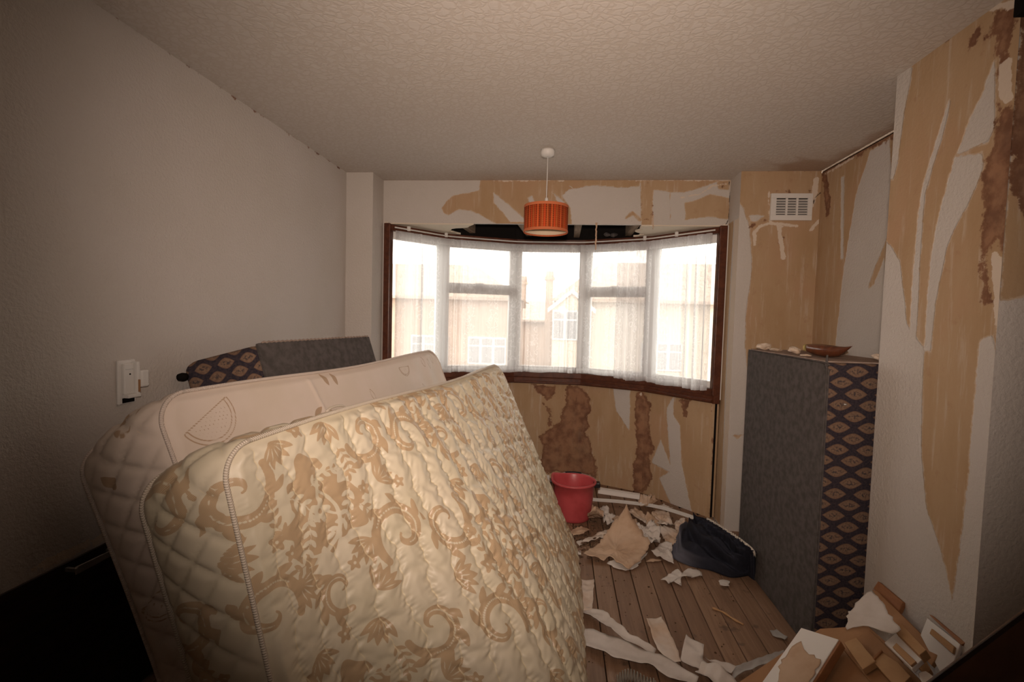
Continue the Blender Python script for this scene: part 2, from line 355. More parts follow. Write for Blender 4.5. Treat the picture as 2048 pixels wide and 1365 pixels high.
# header above the bay
S1 = lambda pts: on_plane(cr(2.4976, 680, 320, pts), 1, YH, (0, 2))
def f_head(X, Y, Z, a, b):
    tan_ = [sdp(X, Z, S1([(700, 90), (695, 150), (640, 165), (570, 175), (530, 205), (508, 240), (515, 265), (540, 280), (560, 265), (600, 248), (650, 255), (700, 275), (745, 300), (800, 330), (1160, 330), (1150, 240), (1110, 180), (1140, 150), (1260, 128), (1420, 140), (1500, 130), (1500, 90)])),
            sdp(X, Z, S1([(1500, 90), (1505, 330), (1560, 330), (1565, 150), (1640, 160), (1720, 165), (1830, 130), (1900, 105), (1900, 90)])),
            sdp(X, Z, S1([(1720, 215), (1780, 200), (1850, 170), (1945, 190), (1945, 300), (1850, 285), (1790, 290), (1725, 300)])),
            sdp(X, Z, S1([(1880, 105), (1950, 100), (1950, 150), (1890, 150)])), sdl(X, Z, S1([(1430, 290), (1460, 265), (1500, 300)]), .012), sdl(X, Z, S1([(1650, 170), (1650, 300)]), .003)]
    wh = [sdp(X, Z, S1([(768, 165), (830, 215), (905, 280), (930, 310), (850, 310), (820, 270), (770, 215)])), sdp(X, Z, S1([(940, 190), (960, 180), (980, 240), (960, 250)])), sdp(X, Z, S1([(1060, 160), (1120, 210), (1100, 230)]))]
    bare = np.minimum(union(X, Z, tan_), -union(X, Z, wh))
    st = [sdl(X, Z, S1([(1505, 110), (1508, 290)]), -.006), sdl(X, Z, S1([(1562, 150), (1560, 345)]), -.004), sdl(X, Z, S1([(1660, 170), (1640, 290)]), -.014), sdl(X, Z, S1([(690, 105), (780, 112), (1100, 108), (1500, 112), (1900, 106)]), -.012), sdl(X, Z, S1([(1440, 305), (1520, 300), (1700, 305)]), -.010), sdl(X, Z, S1([(1920, 110), (1900, 160)]), .0)]
    pale = [sdl(X, Z, S1([(770, 104), (1120, 104)]), .004), sdl(X, Z, S1([(1400, 103), (1940, 101)]), .004), sdl(X, Z, S1([(1700, 190), (1800, 170), (1860, 130), (1930, 120)]), .004)]
    ck = [sdl(X, Z, S1([(1945, 110), (1948, 240), (1940, 300), (1925, 330)]), .004)]
    return dict(bare=bare, stain=union(X, Z, st), pale=union(X, Z, pale), crack=union(X, Z, ck))
pt = Patches(); pt.add((XJL, YH, ZH), (XJR-XJL, 0, 0), (0, 0, ZC-ZH), .009, f_head); pt.add((XJL, YH, ZH), (XJR-XJL, 0, 0), (0, .03, 0)); pt.add((XJL, YH+.03, ZH), (XJR-XJL, 0, 0), (0, 0, .6))
struct(pt.build('wall_header', M_WALL))

# right alcove wall, starting a crack's width under the ceiling
S5 = lambda pts, ax=0, val=XR, keep=(1, 2): on_plane(cr(1.951, 1420, 0, pts), ax, val, keep)
def f_alc(X, Y, Z, a, b):
    wh = [sdp(Y, Z, S5([(625, 590), (700, 545), (710, 700), (690, 930), (640, 1050), (612, 1135), (640, 1110), (680, 1010), (690, 1450), (480, 1450), (500, 1250), (522, 1050), (570, 760), (610, 640)])),
          sdp(Y, Z, S5([(512, 690), (524, 690), (520, 1010), (510, 1010)]))]
    st = [sdl(Y, Z, S5([(440, 665), (580, 590), (725, 520)]), .025), sdl(Y, Z, S5([(450, 700), (460, 830)]), .03)]
    ck = [sdl(Y, Z, S5([(440, 700), (470, 685)]), .004), sdl(Y, Z, S5([(438, 700), (430, 900), (415, 1330)]), -.002)]
    pl = [sdl(Y, Z, S5([(450, 680), (560, 615)]), .006)]
    return dict(bare=-union(Y, Z, wh), stain=union(Y, Z, st), crack=union(Y, Z, ck), pale=union(Y, Z, pl))
pt = Patches(); pt.add((XR, YN-.2, 0), (0, YD-YN+.2, 0), (0, 0, ZC-.014), .0125, f_alc); pt.add((XR, YB, 0), (0, YN-.2-YB, 0), (0, 0, ZC))
struct(pt.build('wall_right', M_WALL))
struct(box('trim_1', (XR+.012, YN-.2, ZC-.04), (XR+.04, YD+.02, ZC-.001), M_BLACK))  # added black backing, shuts out sky light and keeps the crack dark

# chimney breast
S6 = lambda pts: on_plane(cr(1.91, 1450, 650, pts), 0, XC, (1, 2))
SC = lambda pts: S5(pts, 0, XC, (1, 2))
def f_chim(X, Y, Z, a, b):
    wh = [sdp(Y, Z, SC([(700, 260), (790, 265), (775, 350), (755, 460), (735, 620), (715, 700), (690, 700)])),
          sdp(Y, Z, SC([(930, 390), (940, 395), (905, 540), (870, 650), (838, 760), (820, 1000), (812, 1200), (800, 1365), (775, 1365), (790, 1100), (810, 850), (835, 700), (880, 560)])),
          sdp(Y, Z, SC([(1112, 230), (1110, 500), (1085, 550), (1000, 590), (962, 605), (985, 540), (1010, 470), (1060, 370)])),
          sdp(Y, Z, SC([(955, 615), (1060, 598), (1068, 640), (1050, 700), (1005, 800), (960, 880), (925, 960), (905, 1060), (880, 1180), (860, 1370), (835, 1370), (850, 1150), (865, 990), (890, 850), (925, 720)])),
          sdp(Y, Z, SC([(660, 920), (705, 960), (740, 1020), (760, 1180), (775, 1365), (700, 1500), (620, 1500)])),
          sdp(Y, Z, S6([(570, -10), (690, -10), (720, 40), (760, 90), (752, 300), (750, 500), (770, 700), (830, 880), (868, 1060), (882, 960), (912, 750), (940, 450), (960, 200), (975, 60), (1020, 40), (1060, 200), (1100, 1600), (400, 1600)]))]
    st = [sdp(Y, Z, SC([(1110, 25), (1190, 20), (1180, 120), (1150, 200), (1120, 210), (1085, 140)])), sdp(Y, Z, SC([(1120, 400), (1190, 410), (1180, 760), (1165, 960), (1150, 990), (1112, 955), (1088, 985), (1083, 1090), (1096, 1175), (1066, 1175), (1062, 1050), (1066, 760), (1070, 680), (1105, 540)])),
          sdl(Y, Z, SC([(1060, 100), (1020, 170)]), .008), sdl(Y, Z, SC([(1150, 240), (1120, 290)]), .01), sdl(Y, Z, SC([(735, 290), (1140, 10)]), -.012)]
    pl = [sdp(Y, Z, SC([(1085, 990), (1110, 960), (1150, 1000), (1145, 1200), (1135, 1365), (1110, 1365), (1100, 1180)])), sdp(Y, Z, SC([(1118, 250), (1188, 200), (1186, 400), (1150, 420), (1118, 390)])), sdl(Y, Z, SC([(1080, 30), (1190, 15)]), .01)]
    ck = [sdl(Y, Z, SC([(1080, 40), (1130, 5)]), .002), sdl(Y, Z, SC([(725, 297), (780, 260)]), .0015)]
    for q in pl[:2]: q -= .008
    return dict(bare=-union(Y, Z, wh), stain=union(Y, Z, st), pale=union(Y, Z, pl)-.0, crack=union(Y, Z, ck))
def f_chs(X, Y, Z, a, b):
    st = [sdp(X, Z, [(XC, 2.4), (XC+.3, 2.4), (XC+.3, 1.75), (XC+.08, 1.70), (XC, 1.85)])]
    return dict(stain=union(X, Z, st), bare=union(X, Z, [sdp(X, Z, [(XC, 2.4), (XC+.4, 2.4), (XC+.3, 1.6), (XC+.03, 1.5), (XC, 1.5)])]))
pt = Patches(); pt.add((XC, YN, 0), (0, YC-YN, 0), (0, 0, ZC), .009, f_chim); pt.add((XC, YC, 0), (XR-XC, 0, 0), (0, 0, ZC)); pt.add((XC, YN, 0), (XR-XC, 0, 0), (0, 0, ZC), .0125, f_chs)
struct(pt.build('wall_chimney', M_WALL))
# behind the camera
pt = Patches(); pt.add((XL, YB, 0), (XR-XL, 0, 0), (0, 0, ZC)); struct(pt.build('wall_back', M_WALL))

# floor: a dark underfloor with separate boards
flr = struct(box('floor', (XL-.05, YB-.05, -.08), (XR+.05, 4.25, -.022), M_SUB))
bx = XL; k = 0; bmeshes = {}
edges = [.319-.1005*i for i in range(19, 0, -1)]+[.319, .425, .531, .628, .720, .815, .926, 1.03, 1.13, 1.23, 1.33, 1.43, 1.53, XR]
edges[0] = XL
def bay_y(x):
    P = offs(BAY, .02)
    if x <= P[0][0] or x >= P[-1][0]: return YD
    for a, b in zip(P[:-1], P[1:]):
        if a[0] <= x <= b[0]: return a[1]+(b[1]-a[1])*(x-a[0])/(b[0]-a[0])
    return YD
for a, b in zip(edges[:-1], edges[1:]):
    yend = max(bay_y(a+.004), bay_y(b-.004), YD+.01)+.01
    dz = RND.uniform(-.0012, .0012)
    box('floor_board', (a+.0022, YB, -.02), (b-.0022, yend, dz), M_FLOOR, flr, .0016, 1)

# bay: wall under the sill
BW = offs(BAY, .0); SEG = [np.linalg.norm(np.array(b)-np.array(a)) for a, b in zip(BW[:-1], BW[1:])]; CUM = np.concatenate([[0], np.cumsum(SEG)])
def bay_sz(px):
    d = ray(px); best = None
    for i in range(5):
        a = np.array(BW[i]); b = np.array(BW[i+1]); e = b-a; n = np.array([e[1], -e[0]])
        t = (a@n)/(d[0]*n[0]+d[1]*n[1]); p = d*t; s = ((p[:2]-a)@e)/(e@e)
        if t > 0 and -.02 <= s <= 1.02: best = (CUM[i]+s*SEG[i], CAMH+p[2])
    return best
SB = lambda pts: [q for q in (bay_sz(p) for p in cr(3.25, 1060, 760, pts)) if q]
def f_bay(i):
    def fn(X, Y, Z, a, b):
        S = a+CUM[i]
        st = [sdp(S, Z, SB([(205, 215), (235, 140), (230, 40), (320, 30), (390, 120), (395, 200), (370, 240), (385, 300), (360, 340), (400, 430), (430, 560), (430, 640), (90, 600), (70, 560), (90, 430), (60, 370), (120, 330), (190, 270)])),
              sdp(S, Z, SB([(30, 30), (175, 40), (165, 100), (110, 130), (50, 80)])), sdp(S, Z, SB([(80, 150), (135, 190), (130, 320), (115, 300), (120, 230)])),
              sdp(S, Z, SB([(690, 80), (740, 80), (790, 180), (780, 300), (805, 440), (770, 500), (795, 620), (780, 700), (670, 745), (672, 540), (695, 450), (680, 200)])),
              sdp(S, Z, SB([(970, 130), (1040, 130), (1018, 245), (1000, 230)])), sdl(S, Z, SB([(0, 30), (200, 35), (500, 45)]), -.004), sdl(S, Z, SB([(1180, 150), (1185, 500), (1165, 900)]), -.004), sdl(S, Z, SB([(60, 600), (400, 680), (700, 750), (1150, 900)]), -.004)]
        wh = [sdp(S, Z, SB([(540, 50), (650, 60), (645, 330), (560, 200)])), sdp(S, Z, SB([(890, 180), (935, 110), (930, 230), (975, 300), (985, 550), (1060, 900), (930, 840), (840, 640), (910, 600), (790, 540), (850, 390), (915, 570), (890, 250)]))]
        ck = [sdl(S, Z, SB([(300, 40), (298, 350), (300, 620)]), .0008), sdl(S, Z, SB([(735, 90), (740, 300), (730, 560), (728, 740)]), .001), sdl(S, Z, SB([(530, 100), (530, 390)]), -.003), sdl(S, Z, SB([(1212, 150), (1195, 400), (1170, 880)]), .003), sdl(S, Z, SB([(1180, 140), (1215, 170)]), .012)]
        return dict(bare=-union(S, Z, wh), stain=union(S, Z, st), crack=union(S, Z, ck), pale=union(S, Z, [sdl(S, Z, SB([(720, 90), (725, 100)]), .008), sdl(S, Z, SB([(0, 470), (40, 500), (60, 560)]), .012)]))
    return fn
pt = Patches()
for i in range(5):
    a = BW[i]; b = BW[i+1]; pt.add((a[0], a[1], 0), (b[0]-a[0], b[1]-a[1], 0), (0, 0, .86), .0125, f_bay(i))
struct(pt.build('wall_bay', M_WALL))
struct(sweep('wall_bay_outer', [(-.02, -.3), (-.12, -.3), (-.12, .84), (-.02, .84)], M_BLACK))
# brown sill, nosing, jambs and head
sill = struct(sweep('trim_2', [(-.10, .862), (.035, .862), (.035, .885), (.015, .893), (.015, .932), (-.10, .932)], M_FRAME))
nose = sweep('sill_nosing', [(.0, .838), (.045, .838), (.052, .846), (.052, .856), (.045, .862), (.0, .862)], M_FRAME, sill)
head = struct(sweep('trim_3', [(-.09, 2.035), (.012, 2.035), (.012, 2.078), (-.09, 2.078)], M_FRAME))
struct(box('trim_4', (-1.345, 3.585, .86), (-1.296, 3.66, 2.085), M_FRAME, None, .006)); struct(box('trim_5', (1.075, 3.585, .83), (1.128, 3.66, 2.085), M_FRAME, None, .006))
struct(box('trim_6', (1.128, 3.59, .86), (1.136, 3.6, 2.085), M_WHITE))
# facet windows: white plastic frames, panes, transoms on the 2nd and 4th
def glass_material():
    m = Mat('window_glass'); t = m.t; tr = m.n('ShaderNodeBsdfTransparent'); gl = m.n('ShaderNodeBsdfGlossy'); gl.inputs['Roughness'].default_value = .03
    fr = m.n('ShaderNodeFresnel'); fr.inputs[0].default_value = 1.45; mx = m.n('ShaderNodeMixShader')
    t.links.new(fr.outputs[0], mx.inputs[0]); t.links.new(tr.outputs[0], mx.inputs[1]); t.links.new(gl.outputs[0], mx.inputs[2]); t.links.new(mx.outputs[0], t.nodes['Material Output'].inputs[0]); return m.m
M_GLASS = glass_material()
for i in range(5):
    a = np.array(offs(BAY, -.05)[i]); b = np.array(offs(BAY, -.05)[i+1]); L = float(np.linalg.norm(b-a)); ang = math.atan2(b[1]-a[1], b[0]-a[0])
    wnd = empty('window_%d' % (i+1), (a[0], a[1], .932), ang); struct(wnd); hgt = 2.036-.932; d = .055
    box('stile', (.0, -.03, 0), (d, .03, hgt), M_UPVC, wnd, .006); box('stile', (L-d, -.03, 0), (L, .03, hgt), M_UPVC, wnd, .006)
    box('rail', (d, -.03, 0), (L-d, .03, .05), M_UPVC, wnd, .006); box('rail', (d, -.03, hgt-.055), (L-d, .03, hgt), M_UPVC, wnd, .006)
    if i in (1, 3):
        zt = .665
        box('transom', (d, -.03, zt), (L-d, .03, zt+.085), M_UPVC, wnd, .006)
        box('pane', (d, -.004, .05), (L-d, .004, zt), M_GLASS, wnd); box('pane', (d, -.004, zt+.085), (L-d, .004, hgt-.055), M_GLASS, wnd)
        h_ = box('stay_handle', (L*.42, -.052, zt+.075), (L*.54, -.03, zt+.09), M_METAL, wnd, .003)
    else: box('pane', (d, -.004, .05), (L-d, .004, hgt-.055), M_GLASS, wnd)
for i, p in enumerate(offs(BAY, -.05)[1:-1]):
    struct(lathe('trim_%d' % (7+i), [(0, 0), (.036, 0), (.036, 1.104), (0, 1.104)], M_UPVC, None, 12, (p[0], p[1], .932)))
# bay ceiling remains and the black void above with joists
def torn(pts, seed, n=7, amp=.02):
    r = random.Random(seed); out = []
    for a, b in zip(pts[:-1], pts[1:]):
        for k in range(n): t = k/n; out.append((a[0]+(b[0]-a[0])*t+r.uniform(-amp, amp)*(k > 0), a[1]+(b[1]-a[1])*t+r.uniform(-amp, amp)*(k > 0)))
    out.append(pts[-1]); return out
IB = offs(BAY, .0)
def flat(name, pts, z0, z1, mat, parent=None):
    n = len(pts); V = [(x, y, z0) for x, y in pts]+[(x, y, z1) for x, y in pts]
    F = [tuple(range(n))[::-1], tuple(range(n, 2*n))]+[(i, (i+1) % n, n+(i+1) % n, n+i) for i in range(n)]
    return fix_normals(mesh(name, V, F, mat, parent))
cb = struct(flat('ceiling_bay_left', [IB[0], (XJL+.01, YH)]+torn([(-.67, YH+.005), (-.73, 3.72), (-.88, 3.80), (-.93, 3.93), (-.86, 4.05)], 3, 4, .016)+[IB[1]], 2.080, 2.094, M_CREAMP))
cb2 = struct(flat('ceiling_bay_right', [(XJR-.01, YH), IB[5], IB[4]]+torn([(.55, 4.08), (.62, 3.98), (.53, 3.85), (.57, 3.74), (.54, YH+.005)], 5, 4, .018), 2.080, 2.094, M_CREAMP))
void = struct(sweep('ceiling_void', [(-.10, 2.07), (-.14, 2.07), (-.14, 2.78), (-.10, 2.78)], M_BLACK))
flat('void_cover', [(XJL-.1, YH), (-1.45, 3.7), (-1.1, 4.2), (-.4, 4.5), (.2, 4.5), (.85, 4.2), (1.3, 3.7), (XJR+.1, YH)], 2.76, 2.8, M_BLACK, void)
for x in (-.80, -.335, .10, .52, .9):
    s_ = .03 if x < 0 else 0
    slab('joist', [(x-.024, YH+.03, 2.10), (x+.024, YH+.03, 2.10), (x+.024+s_, 4.30-.25*abs(x), 2.10), (x-.024+s_, 4.30-.25*abs(x), 2.10)], .10, M_JOIST, void, .002, (0, 0, 1))
for k, (x, y, s_) in enumerate([(.34, 4.10, .028), (.40, 4.12, .032)]):
    bm = bmesh.new(); bmesh.ops.create_icosphere(bm, subdivisions=2, radius=s_)
    for v in bm.verts: v.co *= 1+.5*mnoise.noise(v.co*30+Vector((k, 0, 0))); v.co.z *= .6
    me = bpy.data.meshes.new('insulation_tuft'); bm.to_mesh(me); bm.free(); me.materials.append(M_GREYCLOTH)
    o = bpy.data.objects.new('insulation_tuft', me); C.objects.link(o); o.location = (x, y, 2.10); o.parent = void
#==OBJECTS==
# ------------------------------------------------------------------ mattresses and divans
def qb(Ps, n):
    """smooth interpolation of control points (Catmull-Rom) at n uniform parameters"""
    P = np.asarray(Ps, float); P = np.vstack([2*P[0]-P[1], P, 2*P[-1]-P[-2]]); m = len(P)-3
    t = np.linspace(0, m, n); i = np.minimum(t.astype(int), m-1); f = (t-i)[:, None]
    a, b, c, d = P[i], P[i+1], P[i+2], P[i+3]
    return .5*((2*b)+(-a+c)*f+(2*a-5*b+4*c-d)*f**2+(-a+3*b-3*c+d)*f**3)
def vesica(X, Y, cx, cy, L, wd, ang):
    c, s_ = math.cos(ang), math.sin(ang); x = (X-cx)*c+(Y-cy)*s_; y = -(X-cx)*s_+(Y-cy)*c
    return wd*(1-(x/L)**2)-np.abs(y)
def arcs(X, Y, cx, cy, R, a0, a1, w0, w1):
    x, y = X-cx, Y-cy; r = np.hypot(x, y); th = np.mod(np.arctan2(y, x)-a0, 2*np.pi); k = np.clip(th/(a1-a0), 0, 1)
    d = (w0+(w1-w0)*k)*np.sin(np.pi*np.clip(.12+.88*k, 0, 1))**.5-np.abs(r-R*(1-.25*k)); return np.where(th <= a1-a0, d, -.02)
def flower(X, Y, cx, cy, r, n=5, ph=0):
    x, y = X-cx, Y-cy; return r*(1+.28*np.cos(n*np.arctan2(y, x)+ph))-np.hypot(x, y)
def damask_tile():
    """one repeat of an acanthus-scroll damask as a signed distance table (positive on the tan figure)"""
    n = 420; PX, PY = .54, .50; gx, gy = np.meshgrid(np.arange(n)/n*PX, np.arange(n)/n*PY, indexing='ij')
    def near(x, y, cx, cy, r): return (x > cx-r) & (x < cx+r) & (y > cy-r) & (y < cy+r)
    fig = np.full(gx.shape, -.03); cut = np.full(gx.shape, -.03)
    wrap = [(dx, dy) for dx in (-PX, 0, PX) for dy in (-PY, 0, PY)]
    def put(arr, cx, cy, r, fn):
        for dx, dy in wrap:
            x, y = gx+dx, gy+dy; m = near(x, y, cx, cy, r)
            if m.any(): arr[m] = np.maximum(arr[m], fn(x[m], y[m]))
    def leaf(arr, cx, cy, L, w, an): put(arr, cx, cy, L+.02, lambda x, y: vesica(x, y, cx, cy, L, w, an))
    def spiral(cx, cy, R, a0, turn, w, sg=1, lobes=True):
        pts = []
        for k in range(56):
            t = k/55; r = R*(1-t)**.75+.006; a = a0+sg*turn*t; pts.append((cx+r*math.cos(a), cy+r*math.sin(a), w*(.25+.75*math.sin(math.pi*min(1, .10+t*.95))**.7)*(1-.25*t), a))
        def body(x, y):
            d = np.full(x.shape, -.03)
            for px, py, wk, _ in pts: d = np.maximum(d, wk-np.hypot(x-px, y-py))
            return d
        put(fig, cx, cy, R+w+.02, body)
        def inner(x, y):
            d = np.full(x.shape, -.03)
            for px, py, wk, _ in pts[10:44]: d = np.maximum(d, wk*.20-np.hypot(x-px, y-py))
            return d
        put(cut, cx, cy, R+.02, inner)
        if lobes:
            for k in (6, 13, 20, 27): px, py, wk, a = pts[k]; leaf(fig, px+(wk+.010)*math.cos(a), py+(wk+.010)*math.sin(a), .024, .0095, a-sg*.9)
    def sprig(arr, cx, cy, an, nl=5, sz=1.0, bend=.5):
        for q in range(nl):
            t = (q-nl/2)*.024*sz; a = an+bend*q/nl; x0, y0 = cx+t*math.cos(a), cy+t*math.sin(a)
            for sg in (-1, 1): leaf(arr, x0+.013*sz*math.cos(a+sg*.95), y0+.013*sz*math.sin(a+sg*.95), .014*sz, .0058*sz, a+sg*.75)
            leaf(arr, x0, y0, .016*sz, .0018*sz, a)
        leaf(arr, cx+(nl/2)*.024*sz*math.cos(an+bend), cy+(nl/2)*.024*sz*math.sin(an+bend), .014*sz, .006*sz, an+bend)
    # central cartouche
    def cart(x, y):
        th = np.arctan2(y-.23, x-.27); r = np.hypot(x-.27, (y-.23)*.92); return .105*(1+.17*np.sin(3*th+.6)+.10*np.cos(8*th+1.2)+.07*np.sin(13*th+.4))-r
    put(fig, .27, .23, .19, cart)
    sprig(cut, .215, .195, .5, 5, 1.05); sprig(cut, .33, .27, 2.1, 5, 1.0); sprig(cut, .30, .15, -.4, 4, .9); sprig(cut, .22, .29, 1.7, 4, .9)
    put(cut, .265, .235, .06, lambda x, y: np.minimum(flower(x, y, .265, .235, .024), np.hypot(x-.265, y-.235)-.0065))
    put(cut, .27, .23, .16, lambda x, y: arcs(x, y, .235, .265, .085, -1.2, 2.0, .0045, .007)); put(cut, .27, .23, .16, lambda x, y: arcs(x, y, .33, .19, .07, 1.9, 4.9, .004, .006))
    for (cx, cy, R, a0, tn, w, sg) in ((.075, .12, .075, -.6, 6.6, .0165, 1), (.47, .36, .078, 2.4, 6.6, .017, 1), (.09, .39, .070, .5, 6.4, .0155, -1), (.465, .095, .068, 2.9, 6.2, .015, -1), (.27, .43, .050, 1.2, 5.6, .012, 1)):
        spiral(cx, cy, R, a0, tn, w, sg)
    for (cx, cy, an) in ((.165, .37, .5), (.38, .345, 2.5), (.36, .47, -.8), (.17, .035, 1.2), (.35, .03, 2.0), (.02, .25, .2), (.45, .22, -.5)):
        for q in range(5): a_ = an+(q-2)*.40; leaf(fig, cx+.034*math.cos(a_), cy+.034*math.sin(a_), .033, .0088+.003*(q == 2), a_); leaf(cut, cx+.030*math.cos(a_), cy+.030*math.sin(a_), .018, .0016, a_)
    for (cx, cy, rr) in ((.135, .255, .019), (.165, .295, .015), (.405, .225, .016), (.32, .385, .015), (.255, .03, .017), (.52, .24, .014)):
        put(fig, cx, cy, .05, lambda x, y: np.minimum(flower(x, y, cx, cy, rr, 5, 1), np.hypot(x-cx, y-cy)-.004))
    sprig(fig, .20, .335, 2.6, 4, .9); sprig(fig, .40, .285, .8, 4, .9); sprig(fig, .14, .20, -1.9, 4, .9); sprig(fig, .38, .15, 1.2, 4, .8)
    return np.clip(np.minimum(fig, -cut), -.03, .03), PX, PY
TILE, TPX, TPY = damask_tile()
def damask(X, Y):
    n = TILE.shape[0]; X = X/1.22+.06; Y = Y/1.22+.02; col = np.floor(X/TPX); u = np.mod(X/TPX, 1)*n; v = np.mod((Y+.25*np.mod(col, 2))/TPY, 1)*n
    i = u.astype(int) % n; j = v.astype(int) % n; fu = u-np.floor(u); fv = v-np.floor(v); i1 = (i+1) % n; j1 = (j+1) % n
    return 1.22*(TILE[i, j]*(1-fu)*(1-fv)+TILE[i1, j]*fu*(1-fv)+TILE[i, j1]*(1-fu)*fv+TILE[i1, j1]*fu*fv)
def melons(X, Y):
    """sparse printed melon slices, seeds and leaves on the pale mattress"""
    g = np.full(X.shape, -.03)
    for (cx, cy, R, an) in ((.13, .085, .10, 1.1), (1.38, .06, .055, 1.6), (.75, .42, .07, 2.4), (1.15, .5, .07, 1.2), (-.11, .5, .085, 1.3), (-.06, .02, .05, 3.4), (.3, .7, .08, .4)):
        c, s_ = math.cos(an), math.sin(an); x = (X-cx)*c+(Y-cy)*s_; y = -(X-cx)*s_+(Y-cy)*c; r = np.hypot(x, y); half = np.where(x > -.012, 1, -1)
        g = np.maximum(g, np.minimum(.0022-np.abs(r-R), x)); g = np.maximum(g, np.minimum(.0022-np.abs(r-R*.86), x)); g = np.maximum(g, np.minimum(.0022-np.abs(x), R-r))
        sx = np.mod(x+.006*np.mod(np.floor(y/.012), 2), .015)-.0075; sy = np.mod(y, .012)-.006
        g = np.maximum(g, np.minimum(np.minimum(.0036-np.abs(sx)-.8*np.abs(sy)*.6, .0016-np.abs(sy)), np.minimum(R*.76-r, x-.008)))
    for (cx, cy, an) in ((.72, .035, 1.3), (.78, .04, 1.45), (.60, .17, 2.6), (1.0, .16, 1.4), (1.62, .06, 1.5), (1.68, .08, 1.45), (1.75, .05, 1.5), (.68, .20, 1.2), (1.52, .22, 1.3), (-.14, .15, 1.1), (-.05, .32, 2.0)):
        v = vesica(X, Y, cx, cy, .034, .013, an); g = np.maximum(g, np.where(cx < .9, v, .0022-np.abs(v)))
    return np.clip(g, -.03, .03)

def fabric(name, light, dark, twill, rough, sheen_rough, stripes=380):
    m = Mat(name, rough=rough, spec=.35); uv = m.uv(); fig = m.step(m.attr('figure'), -.0007, .0007)
    s = m.sep(uv); d = m.math('ADD', m.math('MULTIPLY', s[0], stripes*.55), m.math('MULTIPLY', s[1], stripes))
    tw = m.step(m.math('SINE', m.math('MULTIPLY', d, 6.283)), -.3, .3)
    tanc = m.mix(m.math('MULTIPLY', tw, twill), dark, light)
    lt = m.mix(m.step(m.noise(m.scale(uv, (1, 1, 1)), 4, 3), .3, .7), light, (light[0]*.93, light[1]*.93, light[2]*.88))
    thread = m.step(m.attr('stitch'), .0, .0016)
    m.col(m.mix(m.math('MULTIPLY', thread, .7), m.mix(fig, lt, tanc), (min(1, light[0]*1.12), light[1]*1.08, light[2]*.92)))
    m.rough(m.math('SUBTRACT', rough, m.math('MULTIPLY', fig, rough-sheen_rough)))
    m.bump(m.math('ADD', m.math('MULTIPLY', m.math('MULTIPLY', tw, fig), .5), m.noise(m.scale(uv, (900, 900, 1)), 1, 1)), .18, .0006); return m.m
M_FLORAL = fabric('cream_gold_damask', (.68, .605, .47), (.45, .30, .165), .42, .42, .28, 300)
M_BEIGE = fabric('pink_cream_printed_ticking', (.70, .595, .52), (.40, .265, .155), .25, .55, .5)
def piping_material(name, c1, c2):
    m = Mat(name, rough=.55); s = m.sep(m.uv()); t = m.math('SINE', m.math('MULTIPLY', m.math('ADD', m.math('MULTIPLY', s[0], 160), s[1]), 6.283))
    m.col(m.mix(m.step(t, -.7, .3), c2, c1)); m.bump(t, .5, .0015); return m.m
M_PIPE = piping_material('twisted_cream_cord', (.74, .66, .56), (.50, .42, .33)); M_PIPE2 = piping_material('pale_pink_tape', (.70, .60, .53), (.62, .52, .45))

